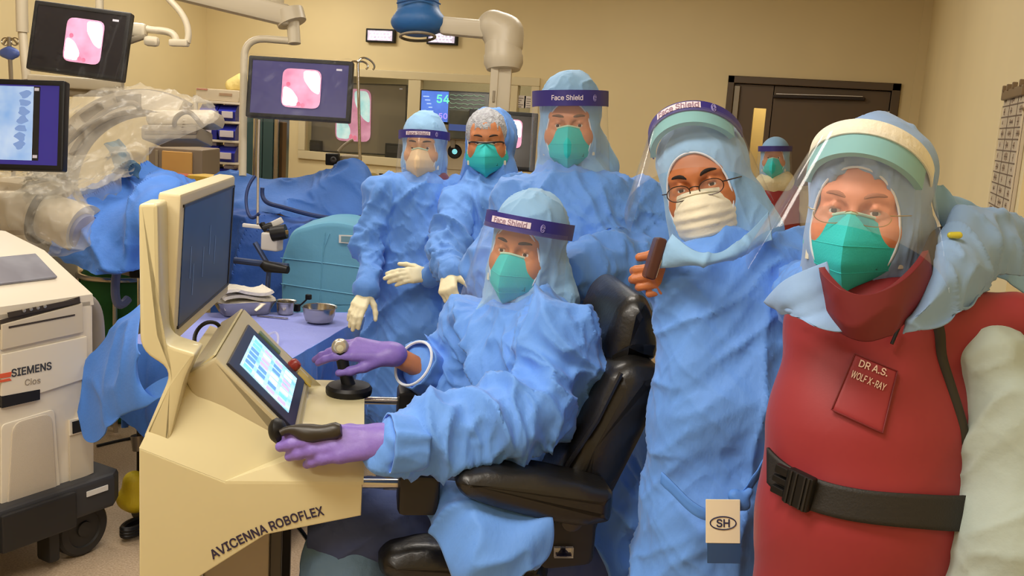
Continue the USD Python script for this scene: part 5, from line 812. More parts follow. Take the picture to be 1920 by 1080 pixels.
def hand(w, d, n, thumb, curl=((10, 15, 10),)*4, spread=.05, s=1.0, tcurl=15, tdir=(.62, .70, -.35), wr=.027, fat=1.0, cl=.05):
    """capsules of a hand: wrist w, fingers along d, back of the hand along n, thumb on side thumb"""
    d = unit(d); n = unit(n - d*(n@d)); t = unit(thumb - d*(thumb@d) - n*(thumb@n)); q = []; r = lambda x: x*s
    base = [(.0255, .092), (.0085, .096), (-.0085, .091), (-.0245, .083)]; segs = [(.043, .026, .021), (.047, .030, .023), (.043, .028, .022), (.034, .021, .019)]; rad = [.0093, .0096, .0090, .0080]
    for (o, l), sg, rd, cu in zip(base, segs, rad, curl):
        rd *= fat
        b = w + t*r(o) + d*r(l); q.append(('c', w + t*r(o*.55), b, r(.0155), r(.0125), {'k': .012*s})); a = 0.; p = b; fd = unit(d + t*o*spread*25)
        for sl, ca in zip(sg, cu):
            a += math.radians(ca); e = p + (fd*math.cos(a) - n*math.sin(a))*r(sl); q.append(('c', p, e, r(rd), r(rd*.9), {'k': .003*s*fat**3})); p = e; rd *= .92
    tb = w + d*r(.022) + t*r(.020) - n*r(.004); td = unit(d*tdir[0] + t*tdir[1] + n*tdir[2]); p = tb; a = 0.
    for sl, r0, r1 in ((.044, .0155, .0125), (.034, .0118, .0105), (.029, .0102, .0088)):
        e = p + td*r(sl); q.append(('c', p, e, r(r0), r(r1), {'k': .008*s})); p = e; td = unit(td*math.cos(math.radians(tcurl)) + (d*.8 - t*.55 - n*.15)*math.sin(math.radians(tcurl)))
    q.append(('c', w, w - d*r(cl), r(wr), r(wr), {'k': .02*s})); return q
def legs(hip, fdir, side, foot=.0, spread=.09, r=.075):
    """standing legs with feet from the hip centre straight down to the floor"""
    q = []
    for s_ in (-1, 1):
        h_ = hip + side*spread*s_; k_ = A(h_[0], h_[1], hip[2]*.53) + fdir*.015; a_ = A(h_[0], h_[1], .10); q += [('c', h_, k_, r, r*.72, {}), ('c', k_, a_, r*.7, r*.5, {}), ('c', A(*a_[:2], .045), A(*a_[:2], .04) + fdir*.15, .045, .036, {})]
    return q
trouser = mat('scrub_navy', (60, 74, 120), .8, var=.06, vs=5, bump=.3, bs=60, bd=.003)
def solid(m): v, f = m; return mf.Manifold(mf.Mesh(v.astype(np.float32), f.astype(np.uint32)))
def bodymesh(t, skinm, prims, h=.006, k=.025, head=None, fine=()):
    """one continuous body: a coarse trunk joined to a finely meshed head and hands"""
    parts = [body(prims, .012, k, taubin=3)] + ([body(head, h, k, taubin=3)] if head else []) + [body(q, h, .004, taubin=2) for q in fine]
    try:
        m = solid(parts[0])
        for p_ in parts[1:]: m = m + solid(p_)
        if m.is_empty(): raise ValueError('empty')
    except Exception as e: print('union failed', t, e); m = parts
    return obj('body', m, skinm, t, True)

CR = [0]
def gown(t, prims, fields, h=.008, k=.04, m_=None, nm='gown', parent=None, taubin=4, extra=None, label=None, crinkle=1.0):
    CR[0] += 1; c = CR[0]
    if crinkle: fields = list(fields) + [(.0055*crinkle, 300+c, 16, (.5, .1, .8), 12), (.0045*crinkle, 400+c, 22, (-.7, .2, .6), 10), (.0018*crinkle, 500+c, 40, (.2, .3, 1), 6)]
    return obj(nm, crease(body(prims, h, k, taubin=taubin, extra=extra), fields), m_ or gown_m, parent or t, True, label)
def hood(h, t, o=(0, .17, -.026), orad=(.084, .16, .108), infl=.012, neck=None, fields=(), m_=None, res=.005, top=.0, extra=(), edge=.0022):
    i = infl; q = [h.e((0, -.016, .037+top*.5), (.080+i, .101+i, .088+i+top*.5)), h.e((0, .008, -.04), (.074+i, .084+i, .092+i)), h.cap((0, -.02, -.07), (0, -.04, -.19), .082+i, .088+i)] + list(extra)
    q += [h.e(o, orad, cut=1, k=.006)]
    nh = len(q) - 1; hem = []
    for a in np.linspace(0, 2*math.pi, 73)[:-1]:                          # where the opening meets the hood: its white elastic edge
        ys = np.linspace(.14, -.02, 120); kx = np.sqrt(np.maximum(1 - ((ys-o[1])/orad[1])**2, 0)); pts = np.array([h(o[0] + orad[0]*k_*math.cos(a), y_, o[2] + orad[2]*k_*math.sin(a)) for y_, k_ in zip(ys, kx)])
        ins = evals(pts, q[:nh], .03) < 0; hem.append(pts[np.argmax(ins)] if ins.any() else pts[-1])
    hem = np.array(hem); hem = (np.roll(hem, 1, 0) + hem*2 + np.roll(hem, -1, 0))/4
    hm = obj('hood', crease(body(q, res, .03, taubin=3), fields), m_ or hood_m, t, True)
    if edge: obj('hood_edge', tube(np.vstack([hem, hem[:1]]), edge, 6), mat('hem_white', (220, 226, 236), .7), hm)
    return hm
# ---------------------------------------------------------------- people, back to front
def flat(v): return unit(A(v[0], v[1], 0))
TOCAM = -F0
# --- person near the door
h = Head(1450, 296, 6.3, -6, 0, 0); t = thing('person', 'distant person by the door in hood, face shield, teal mask and maroon apron', 'person', A(*h(0, -.05, 0)[:2], 0)); sk = skin('skin_tan', (190, 130, 95))
nb = h(0, -.05, -.25); hip = A(nb[0], nb[1], .92); sd = R0
bodymesh(t, sk, [('c', nb - UP*.02, nb - UP*.14, .05, .06, {}), ('c', nb - UP*.14, hip, .09, .1, {'ax': sd, 'sq': 1.2})] + limb((nb + sd*.2, .05), (nb + sd*.27 - UP*.3, .042), (nb + sd*.16 - UP*.45 - F0*.2, .034)) + limb((nb - sd*.2, .05), (nb - sd*.27 - UP*.3, .042), (nb - sd*.16 - UP*.45 - F0*.2, .034)) + legs(hip, -F0, sd), .009, head=head_prims(h))
eyes(h, t); hood(h, t, res=.008); n95(h, t, lines=False); shield(h, t, txt=False, drop=.19)
gown(t, [('c', nb - UP*.0, hip, .125, .15, {'ax': sd, 'sq': 1.35})] + [('c', hip, hip - UP*.45, .15, .17, {'ax': sd, 'sq': 1.2})], [(.01, 101, 8, (0, 0, 1), 6)], .014, m_=maroon, nm='lead_apron', crinkle=.35)
gown(t, limb((nb + sd*.2, .075), (nb + sd*.27 - UP*.3, .065), (nb + sd*.16 - UP*.45 - F0*.2, .05)), [(.015, 102, 14, (0, 0, 1), 2)], .012, m_=mat('gown_pale', (200, 190, 160), .8, bump=.4, bs=40), nm='sleeve', crinkle=.35); gown(t, limb((nb - sd*.2, .075), (nb - sd*.27 - UP*.3, .065), (nb - sd*.16 - UP*.45 - F0*.2, .05)), [(.015, 103, 14, (0, 0, 1), 2)], .012, m_=mat('gown_pale', 0), nm='sleeve', crinkle=.35)
obj('neck_wrap', body([('c', h(-.05, .02, -.165), h(.06, .02, -.15), .07, .07), ('c', h(0, .07, -.15), h(0, .06, -.2), .04, .02)], .008, .03), mat('wrap_cream', (226, 216, 180), .8, bump=.4, bs=40), t)
# --- first nurse
h = Head(787, 278, 4.0, -12, 0, 2, .98); t = thing('person', 'slim nurse in blue gown with pale mask, face shield and cream gloves at the table', 'person', A(*h(0, -.05, 0)[:2], 0)); sk = skin('skin_light', (214, 160, 118))
sR, sL = J(722, 366, 4.02, 22), J(852, 368, 4.08, 22); hip = P(788, 560, 4.1); hip = A(hip[0], hip[1], .95)
aR = [sR, J(697, 462, 3.98, 19), J(688, 540, 3.85, 15)]; aL = [sL, J(866, 470, 4.05, 19), J(806, 514, 3.86, 15)]; ch_ = P(787, 430, 4.06)
hr = hand(P(688, 546, 3.85), P(668, 582, 3.78)-P(688, 546, 3.85), UP*.8 - F0*.7, RT, ((15, 22, 14), (14, 22, 14), (16, 24, 14), (20, 26, 16)), .08, .93, fat=1.2)
hl = hand(P(806, 515, 3.86), P(742, 517, 3.78)-P(806, 515, 3.86), -F0*.8 + UP*.55, UP, ((8, 14, 10), (10, 16, 12), (13, 18, 12), (16, 20, 12)), .0, .95, fat=1.2)
bodymesh(t, sk, [('c', h(0, -.045, -.19), ch_, .05, .07, {}), ('c', ch_, hip, .08, .09, {'ax': R0, 'sq': 1.2})] + limb(*[(p, r*.6) for p, r in aR]) + limb(*[(p, r*.6) for p, r in aL]) + legs(hip, -F0, R0), .007, head=head_prims(h))
eyes(h, t, mat('brow_dark', (58, 38, 26), .7)); hood(h, t, fields=[(.004, 110, 30, h.u, 3)], res=.006, top=.02)
gown(t, limb(*aR) + limb(*aL) + limb(sR, sL) + [('c', P(787, 372, 4.06), P(787, 520, 4.08), .105, .13, {'ax': R0, 'sq': 1.3}), ('c', P(787, 520, 4.08), hip - UP*.4, .13, .19, {'ax': R0, 'sq': 1.25})],
     [(.022, 111, 6, (.08, 0, 1), 7), (.014, 112, 13, (.5, 0, 1), 5), (.016, 113, 20, R0, 1.5, aL[1][0], .14), (.012, 114, 20, UP, 1.5, aR[1][0], .2)], .009, m_=gown2)
obj('neck_collar', body([('c', h(-.05, .0, -.155), h(.055, .0, -.15), .062, .062)], .008, .03), maroond, t)
n95(h, t, mat('mask_beige', (230, 200, 158), .8), False); shield(h, t, zb=.05, drop=.21, tilt=4, panel=True)
obj('glove', body(hr, .004, .004, taubin=2), glove_w, t, True); obj('glove', body(hl, .004, .004, taubin=2), glove_w, t, True)
# --- bare-foreheaded man in a net cap
h = Head(911, 268, 3.9, -4, -2, 0, 1.02); t = thing('person', 'man in mesh cap without face shield, teal mask, third from the left', 'person', A(*h(0, -.05, 0)[:2], 0)); sk = skin('skin_brown', (198, 128, 84))
sR, sL = J(866, 388, 3.95, 26), J(1000, 385, 4.1, 26); hip = A(*P(925, 600, 4.05)[:2], .95); ch_ = P(930, 430, 4.02)
aR = [sR, J(835, 470, 3.8, 23), J(842, 512, 3.62, 18)]; aL = [sL, J(1010, 480, 4.05, 22), J(930, 540, 3.8, 18)]
hr = hand(P(842, 512, 3.62), P(838, 560, 3.52)-P(842, 512, 3.62), -F0*.9 - RT*.3, RT, ((45, 60, 40), (50, 62, 40), (55, 62, 40), (58, 62, 40)), .02, 1.05, fat=1.2)
bodymesh(t, sk, [('c', h(0, -.045, -.19), ch_, .05, .07, {}), ('c', ch_, hip, .09, .09, {'ax': R0, 'sq': 1.2})] + limb(*[(p, r*.6) for p, r in aR]) + limb(*[(p, r*.6) for p, r in aL]) + legs(hip, -F0, R0), .006, head=head_prims(h))
eyes(h, t, mat('brow_dark', 0), brow_tilt=.002)
cap_q = [h.e((0, -.014, .04), (.085, .108, .094)), h.e((0, .14, -.028), (.12, .10, .086), cut=1, k=.008)]
obj('mesh_cap', crease(body(cap_q, .005, .02), [(.003, 120, 60, h.u, 5)]), mat('cap_net', (186, 190, 196), .8, rgb2=(150, 150, 158), vs=60, bump=.5, bs=160), t, True)
obj('glasses', [tube(spline([h(-.068, .06, -.002), h(-.04, .108, .004), h(0, .118, .002), h(.04, .108, .004), h(.068, .06, -.002)], 24), .0035, 8)], mat('glasses_dark', (40, 26, 20), .3), t)
n95(h, t)
obj('hood', crease(body([h.e((.012, -.045, .02), (.10, .10, .115)), h.cap((0, -.03, -.10), (0, -.04, -.17), .10, .115), h.cap((.05, .0, -.12), (.03, .03, -.18), .06, .07), h.e((-.005, .135, -.01), (.088, .15, .13), cut=1, k=.01)], .007, .03), [(.008, 121, 16, (.3, 0, 1), 4)]), gown2, t, True)
gown(t, limb(*aR) + limb(*aL) + limb(sR, sL) + [('c', P(925, 390, 4.0), P(930, 560, 4.05), .13, .15, {'ax': R0, 'sq': 1.35}), ('c', P(930, 560, 4.05), hip - UP*.4, .15, .2, {'ax': R0, 'sq': 1.2})], [(.026, 122, 7, (-.35, 0, 1), 7), (.012, 123, 16, (-.5, 0, 1), 5), (.014, 124, 20, UP, 1.5, aR[1][0], .15)], .009)
obj('glove', body(hr, .004, .005, taubin=2), glove_w, t, True)
# --- tall man at the back
h = Head(1066, 236, 2.95, -3, -2, 0, 1.03); t = thing('person', 'tall broad man standing behind the seated operator, teal mask, clear face shield', 'person', A(*h(0, -.05, 0)[:2], 0)); sk = skin('skin_ruddy', (206, 140, 104))
sR, sL = J(985, 394, 2.98, 50), J(1184, 396, 3.02, 50); hip = A(*P(1085, 640, 3.05)[:2], 1.0); ch_ = P(1080, 450, 3.0)
aR = [sR, J(935, 500, 2.95, 46), J(1010, 590, 2.75, 36)]; aL = [sL, J(1212, 470, 2.98, 42), J(1085, 520, 2.72, 36)]
bodymesh(t, sk, [('c', h(0, -.045, -.19), ch_, .05, .08, {}), ('c', ch_, hip, .10, .11, {'ax': R0, 'sq': 1.2})] + limb(*[(p, r*.6) for p, r in aR]) + limb(*[(p, r*.6) for p, r in aL]) + legs(hip, -F0, R0) + hand(aL[2][0], -RT*.9 - UP*.2, -F0, UP, ((30, 40, 30),)*4) + hand(aR[2][0], RT*.9 - UP*.2, -F0, UP, ((30, 40, 30),)*4), .005, head=head_prims(h))
eyes(h, t, mat('brow_grey', (110, 84, 64), .7)); hood(h, t, fields=[(.004, 130, 26, h.u, 3)], top=.025, extra=[h.cap((.0, -.03, -.17), (.0, -.03, -.19), .105, .12), h.cap((.06, -.05, -.06), (.095, -.06, -.13), .05, .055), h.cap((-.03, .03, -.17), (.06, .02, -.17), .06, .065)])
gown(t, limb(*aR) + limb(*aL) + limb(sR, sL) + [('c', P(1082, 415, 3.0), P(1085, 560, 3.0), .14, .17, {'ax': R0, 'sq': 1.4}), ('c', P(1085, 560, 3.0), hip - UP*.45, .17, .22, {'ax': R0, 'sq': 1.2})],
     [(.028, 131, 5, (.55, 0, 1), 7), (.014, 132, 12, (-.5, .1, 1), 5), (.018, 133, 17, UP, 1.6, aL[1][0], .2), (.02, 134, 16, RT, 1.6, (aL[1][0]+aL[2][0])/2, .16), (.016, 135, 16, UP, 1.6, aR[1][0], .2)], .008)
n95(h, t); shield(h, t, zb=.075, drop=.225, bh=.045, rx=.104, ry=.122, tilt=2)
# --- seated operator
h = Head(962, 474, 2.43, -24, -6, 11, 1.0); t = thing('person', 'seated operator in blue gown and purple gloves working the console levers', 'person', kw(.72, .3, 0)); sk = skin('skin_brown', 0)
sN, sF = J(1048, 632, 2.27, 54), J(900, 622, 2.62, 46); hip = kw(.70, .30, .66)
aN = [sN, J(1012, 776, 2.19, 52), J(745, 830, 2.06, 36)]; aF = [sF, J(845, 726, 2.70, 44), J(812, 703, 2.665, 33)]
wN, wF = P(722, 829, 2.06), P(734, 664, 2.59)
hN = hand(wN, P(600, 834, 2.03)-wN, -KD*.8 + UP*.6, UP, ((4, 14, 8), (6, 16, 10), (10, 20, 12), (16, 24, 16)), .0, 1.12, 8, (.95, .24, -.3), .033, 1.36)
hF = hand(wF, P(640, 650, 2.57)-wF, UP*.8 - KD*.5, -UP*.45 - KD*.8, ((14, 20, 12), (16, 22, 14), (20, 26, 16), (22, 28, 16)), .03, 1.08, 12, (.8, .4, -.3), .027, 1.15, .012)
kneeN, kneeF = P(650, 985, 2.28), P(690, 960, 2.58)
legq = []
for hp_, kn in ((hip - KD*.10, kneeN), (hip + KD*.10, kneeF)):
    an = A(kn[0], kn[1], .12) + KR*-.02; legq += [('c', hp_, kn, .085, .062, {}), ('c', kn, an, .058, .045, {}), ('c', an - UP*.06, an - UP*.07 - KR*.15, .042, .035, {})]
tor = [('c', h(0, -.045, -.19), P(990, 680, 2.45), .05, .08, {}), ('c', P(990, 680, 2.45), hip, .09, .10, {'ax': KD, 'sq': 1.2})]
bodymesh(t, sk, tor + limb(*[(p, r*.55) for p, r in aN]) + limb(*[(p, r*.55) for p, r in aF]) + [('c', aF[2][0], wF, .029, .028, {})] + legq, .005, head=head_prims(h))
eyes(h, t, mat('brow_dark', 0)); hood(h, t, fields=[(.004, 140, 26, h.u, 3), (.007, 141, 22, h.L + h.u*.6, 4, h(.07, .04, -.12), .1)], top=.015, extra=[h.cap((0, -.02, -.15), (0, -.02, -.18), .10, .12), h.cap((.07, -.03, -.06), (.09, -.02, -.12), .05, .06), h.cap((.03, .05, -.15), (.07, .0, -.14), .05, .06)])
n95(h, t); shield(h, t, zb=.06, drop=.215, bh=.040, tilt=7, panel=True, rx=.102, ry=.125, flare=.25)
gw = gown(t, limb(*aN) + limb(*aF) + limb(sN, sF) + [('c', P(998, 676, 2.45), hip + UP*.08, .13, .165, {'ax': KD, 'sq': 1.3}), ('c', hip + UP*.02, hip - KR*.25 + UP*.02, .14, .11, {'ax': KD, 'sq': 1.4}), ('c', sN[0] - UP*.02, P(1060, 740, 2.33), .085, .10, {})],
     [(.030, 142, 6, (-.8, .2, .75), 7), (.016, 143, 13, (-.7, .1, .9), 5), (.013, 144, 17, UP + RT*.3, 3, (aN[1][0]+aN[2][0])/2 - RT*.06, .15), (.020, 145, 18, (-.4, 0, 1), 2, aN[1][0], .18), (.016, 146, 22, UP, 1.5, aF[1][0], .16), (.02, 147, 12, (-.3, .2, 1), 3, hip + UP*.12, .25)], .0065)
# sleeve cuffs: wide open mouths
def cuff(c, ax, r0, r1, ln, seed, sq=1., up=UP):
    ax = unit(ax); e1 = unit(np.cross(ax, up)); e2 = np.cross(ax, e1); n, m = 64, 14; G = np.zeros((n, m, 3))
    for i in range(n):
        a = i/(n-1)*2*math.pi
        for j in range(m): v = j/(m-1); r = r0 + (r1-r0)*v; G[i, j] = c + ax*ln*v + (e1*math.cos(a)*sq + e2*math.sin(a))*r
    W_ = folds(G, [(.008, seed, 14, ax, 6), (.003, seed+1, 30, ax, 4)]); W_[-1] = W_[0]; return grid(W_, .004)
obj('cuff', cuff(P(814, 704, 2.67), P(768, 677, 2.6)-P(814, 704, 2.67), .058, .064, .085, 150), gown_m, gw, True); hem_ax = unit(P(768, 677, 2.6)-P(814, 704, 2.67)); hem_c = P(814, 704, 2.67) + hem_ax*.086; he1 = unit(np.cross(hem_ax, UP)); he2 = np.cross(hem_ax, he1); obj('cuff_hem', tube([hem_c + (he1*math.cos(a) + he2*math.sin(a))*.0625 for a in np.linspace(0, 6.28, 30)], .004, 6), mat('hem_white', (220, 226, 236), .7), gw)
obj('cuff', cuff(P(790, 831, 2.08), P(728, 832, 2.05)-P(790, 831, 2.08), .050, .054, .075, 152), gown_m, gw, True)
obj('lap_flap', patch([[(792, 955, 2.2), (850, 905, 2.16), (940, 940, 2.12), (1032, 930, 2.13)], [(815, 990, 2.14), (870, 960, 2.1), (950, 985, 2.08), (1030, 985, 2.1)], [(835, 1040, 2.1), (890, 1030, 2.06), (945, 1030, 2.06), (1025, 1030, 2.1)], [(860, 1100, 2.1), (900, 1100, 2.06), (950, 1095, 2.06), (985, 1060, 2.08)]], 50, 50, .004, [(.02, 154, 9, (.5, 0, 1), 5)]), gown_m, gw, True)
gown(t, [('c', hip - KD*.10, kneeN, .108, .080, {}), ('c', kneeN, kneeN - UP*.12, .076, .06, {}), ('c', hip + KD*.10, kneeF, .105, .078, {}), ('c', kneeF, kneeF - UP*.12, .074, .06, {})], [(.007, 155, 9, (.6, .3, .6), 6)], .008, m_=trouser, nm='trousers', crinkle=.35)
for kn in (kneeN, kneeF): gown(t, [('c', kn - UP*.085, A(kn[0], kn[1], .1) - KR*.02, .096, .088, {}), ('c', A(kn[0], kn[1], .06) - KR*.02, A(kn[0], kn[1], .05) - KR*.18, .055, .045, {})], [(.008, 157, 12, UP, 6)], .009, m_=mat('boot_blue', (104, 138, 176), .75, bump=.4, bs=30), nm='boot_cover', crinkle=.35)
obj('glove', body(hN, .003, .004, taubin=2), glove_p, t, True); obj('glove', body(hF, .003, .004, taubin=2), glove_p, t, True)
# --- man with the white mask
h = Head(1306, 352, 2.06, -12, -4, -13, 1.03); t = thing('person', 'man with pleated white mask and spectacles, hand on the chair, badge at his waist', 'person', A(*P(1340, 600, 2.1)[:2], 0)); sk = skin('skin_deep', (186, 112, 66))
sR, sL = J(1290, 525, 2.08, 46), J(1490, 500, 2.12, 56); hip = A(*P(1358, 900, 2.1)[:2], .98); ch_ = P(1365, 640, 2.1)
wR = P(1318, 514, 2.06); aR = [sR, J(1300, 680, 2.06, 42), (wR, .034)]; aL = [sL, J(1500, 700, 2.12, 50), J(1440, 830, 2.02, 40)]
hR = hand(wR, -RT*.97 - UP*.12 - FW*.25, -FW*.9 - RT*.3, UP, ((34, 64, 40), (38, 66, 42), (40, 66, 42), (44, 66, 42)), .0, 1.06, 25, (.6, .5, -.5))
bodymesh(t, sk, [('c', h(0, -.045, -.19), ch_, .05, .07, {}), ('c', ch_, hip, .08, .09, {'ax': R0, 'sq': 1.2})] + limb(*[(p, r*.6) for p, r in aR]) + limb(*[(p, r*.6) for p, r in aL]) + hand(aL[2][0], -UP, -F0, -R0, ((20, 25, 20),)*4) + legs(hip, -F0, R0, 0, .055, .06), .003, head=head_prims(h), fine=[hR])
eyes(h, t, mat('brow_black', (26, 18, 14), .8), (.0, .05), .004)
hood(h, t, o=(-.002, .17, -.022), orad=(.084, .16, .108), fields=[(.003, 160, 22, h.u, 3)], res=.004, top=.01, infl=.014, extra=[h.cap((.0, -.02, -.14), (.0, -.02, -.17), .10, .11), h.cap((.05, -.02, -.06), (.07, -.01, -.12), .06, .065)])
surgical(h, t, mat('mask_white', (236, 228, 202), .8, bump=.25, bs=200, bd=.002))
glm = mat('spectacle_rim', (60, 42, 34), .3, .4); lens = clear('lens', (.97, .98, .98), .03, (220, 225, 225), .8, .02, 1.5)
def glasses(h, t, rim, rw=.0245, rh=.0155, zc=-.004, th=.0011, full=True):
    g = obj('glasses', [tube([h(sg*.034 + rw*math.cos(a)*abs(math.cos(a))**-.15, .112 - .18*(abs(sg*.034 + rw*math.cos(a)))**1.2, zc + rh*math.sin(a)) for a in np.linspace(0 if full else 3.0, 6.2832 if full else 6.4, 40)], th, 6) for sg in (-1, 1)] +
            [tube(spline([h(-.010, .110, zc+.005), h(0, .115, zc+.008), h(.010, .110, zc+.005)], 8), th*1.2, 6)] + [tube(spline([h(sg*.058, .104, zc+.005), h(sg*.070, .085, zc+.005), h(sg*.082, .0, zc+.004)], 12), th*1.2, 6) for sg in (-1, 1)], rim, t)
    for sg in (-1, 1): obj('lens', grid(np.array([[h(sg*.034 + rw*.96*r*math.cos(a), .1125 - .18*(abs(sg*.034 + rw*.96*r*math.cos(a)))**1.2, zc + rh*.96*r*math.sin(a)) for r in (.02, .5, 1)] for a in np.linspace(0, 6.2832, 28)]), .0008), lens, g)
    return g
glasses(h, t, glm)
shield(h, t, zb=.078, drop=.20, bh=.024, tilt=38, rx=.088, ry=.114, foam=.042, panel=True, flare=.45, bang=92, vang=88)
obj('neck_collar', body([('c', h(-.05, .02, -.16), h(.06, .02, -.155), .06, .06)], .006, .03), maroond, t)
gw = gown(t, limb(*aR) + limb(*aL) + limb(sR, sL) + [('c', P(1372, 545, 2.1), P(1365, 760, 2.1), .108, .115, {'ax': R0, 'sq': 1.3}), ('c', P(1365, 760, 2.1), hip - UP*.1, .115, .12, {'ax': R0, 'sq': 1.2}), ('c', hip - UP*.1, hip - UP*.55, .135, .16, {'ax': R0, 'sq': 1.15})],
     [(.016, 161, 5, (.75, .1, .65), 9), (.008, 162, 12, (.8, 0, .6), 7), (.012, 163, 8, (.05, 0, 1), 10)], .0065, crinkle=.6)
obj('hood_cape', patch([[(1262, 440, 1.98), (1300, 470, 1.93), (1350, 474, 1.93), (1400, 440, 1.98), (1440, 398, 2.05)], [(1250, 470, 1.97), (1300, 486, 1.92), (1350, 486, 1.92), (1400, 462, 1.96), (1445, 425, 2.02)], [(1238, 500, 1.99), (1300, 496, 1.93), (1345, 492, 1.925), (1400, 470, 1.97), (1448, 450, 2.0)]], 40, 60, .004, [(.005, 166, 16, (.3, 0, 1), 3)]), hood_m, gw, True)
tie = [J(1242, 895, 1.97, 4), J(1290, 945, 1.925, 4), J(1335, 965, 1.91, 4), J(1385, 935, 1.91, 4), J(1440, 850, 1.95, 4)]
G = surf([[p + UP*o for o in (-.012, .012)] for p, r in tie], 50, 4); obj('waist_tie', grid(folds(G, [(.003, 168, 30, UP, 2)]), .003), mat('tie_blue', (84, 140, 224), .7), gw, True); obj('tie_knot', body([('c', P(1378, 930, 1.9), P(1396, 946, 1.9), .014, .012), ('c', P(1388, 938, 1.9), P(1372, 965, 1.9), .010, .007), ('c', P(1388, 938, 1.9), P(1405, 922, 1.9), .01, .008)], .004, .01), mat('tie_blue', 0), gw, True)
bg = thing('badge_card', 'white and navy card tag with oval emblem tied at the gown waist', 'tag', P(1355, 1050, 1.87)); O_ = P(1355, 990, 1.885); Eb = np.array([RT*.995 - FW*.05, UC, -FW]); px_ = 1.885/FPX
obj('card', box((-32*px_, -28*px_, 0), (32*px_, 54*px_, .003), .001, O_, Eb), mat('card_cream', (236, 226, 196), .6), bg); obj('navy_flap', box((-29*px_, -66*px_, -.001), (33*px_, -27*px_, .002), .001, O_ , Eb), mat('card_navy', (40, 74, 118), .5), bg)
em = obj('emblem', [tube([O_ + Eb[2]*.0034 + Eb[0]*24*px_*math.cos(a) + Eb[1]*(12*px_*math.sin(a)+10*px_) for a in np.linspace(0, 6.2832, 40)], .0012, 6)], mat('print_navy', 0), bg, False); obj('lettering', text('SH', 14*px_, O_ + Eb[2]*.0032 + Eb[1]*3*px_, Eb[0], Eb[1], .0008, True, True), mat('print_navy', 0), bg, False)
ph = thing('phone', 'dark brown phone held upright in the bare hand on the chair back', 'phone', P(1230, 500, 2.0)); qa, qb = P(1214, 522, 2.005), P(1238, 446, 2.0); ez_ = unit(qb-qa); ex_ = unit(np.cross(ez_, FW)); obj('case', box((-.012, -.035, 0), (.010, .035, np.linalg.norm(qb-qa)), .006, qa, np.array([ex_, np.cross(ez_, ex_), ez_])), mat('phone_brown', (70, 34, 26), .4), ph); obj('edge', box((-.0135, -.03, .006), (-.011, .03, np.linalg.norm(qb-qa)-.006), .001, qa, np.array([ex_, np.cross(ez_, ex_), ez_])), steel, ph)
# --- man in the maroon lead apron
h = Head(1602, 398, 1.66, -11, -3, 5, 1.05); t = thing('person', 'nearest man in maroon lead apron with black belt, rimless glasses and teal mask', 'person', A(*P(1640, 700, 1.72)[:2], 0)); sk = skin('skin_rosy', (222, 146, 112))
sR, sL = J(1545, 560, 1.82, 56), J(1830, 640, 1.67, 50); hip = A(*P(1630, 1000, 1.74)[:2], .98); ch_ = P(1640, 700, 1.75)
aR = [sR, J(1490, 545, 2.22, 46), J(1370, 540, 2.40, 38)]; aL = [sL, J(1898, 800, 1.66, 66), J(1900, 1010, 1.60, 56)]
bodymesh(t, sk, [('c', h(0, -.045, -.19), ch_, .05, .08, {}), ('c', ch_, hip, .095, .10, {'ax': R0, 'sq': 1.15})] + limb(*[(p, r*.55) for p, r in aR]) + limb(*[(p, r*.55) for p, r in aL]) + hand(aL[2][0] - UP*.02, -UP, R0, -F0, ((20, 25, 20),)*4) + hand(aR[2][0], -RT, F0, UP, ((20, 25, 20),)*4) + legs(hip, -F0, R0), .0035, head=head_prims(h))
eyes(h, t, mat('brow_sandy', (170, 110, 80), .8), (0, 0), .002)
hood(h, t, o=(-.002, .17, -.026), orad=(.091, .16, .112), fields=[(.013, 170, 44, h.u + h.f*.5, 7, h(0, .07, .075), .055), (.006, 171, 30, h.u, 7, h(.07, .02, -.02), .08), (.004, 172, 20, h.u, 5)], res=.004, top=.012, infl=.014, m_=mat('hood_pale', (138, 170, 214), .8, var=.04, vs=8, bump=.3, bs=70, bd=.003, sheen=.15), extra=[h.cap((.03, -.06, .07), (.0, -.06, .10), .07, .06), h.cap((.0, -.03, -.12), (.0, -.03, -.15), .09, .10), h.cap((.06, -.04, -.05), (.07, -.03, -.10), .055, .06)])
n95(h, t, s=1.24); glasses(h, t, mat('gold_rim', (206, 180, 120), .25, .9), .026, .014, -.005, .0008, False)
shield(h, t, zb=.052, drop=.215, bh=.026, tilt=33, rx=.090, ry=.126, foam=.050, band=bandw, txt=False, flare=.5, bang=96, vang=88)
beads = mat('bead_white', (230, 222, 196), .6)
ap = [('c', P(1640, 620, 1.74), P(1634, 800, 1.74), .118, .135, {'ax': R0, 'sq': 1.25}), ('c', P(1634, 800, 1.74), P(1628, 960, 1.75), .140, .150, {'ax': R0, 'sq': 1.2}), ('c', P(1628, 960, 1.75), hip - UP*.55, .150, .17, {'ax': R0, 'sq': 1.2}), ('c', P(1545, 612, 1.75), P(1775, 610, 1.70), .055, .05, {}), ('c', P(1790, 606, 1.69), P(1900, 596, 1.68), .045, .042, {})]
apm = gown(t, ap, [(.004, 172, 4, (.5, 0, 1), 6)], .0065, .05, maroon, 'lead_apron', crinkle=0)
def on_apron(px, py, off=.004):                                        # first hit of the photo ray on the apron surface
    o = P(px, py, 1.2)[None]; r = unit(P(px, py, 2.)-P(px, py, 1.)); s_ = 0.
    for _ in range(40):
        dd = evals(o + r*s_, ap, .05)[0] - off
        if dd < .0002: break
        s_ += dd*.85
    return o[0] + r*s_
def ribbon(pts, off, w_, th, n=60, rows=4):
    c_ = spline(pts, n); G = np.array([[on_apron(x, y + o, off) for o in np.linspace(-w_/2, w_/2, rows)] for x, y in c_]); return grid(G[:, ::-1], th)
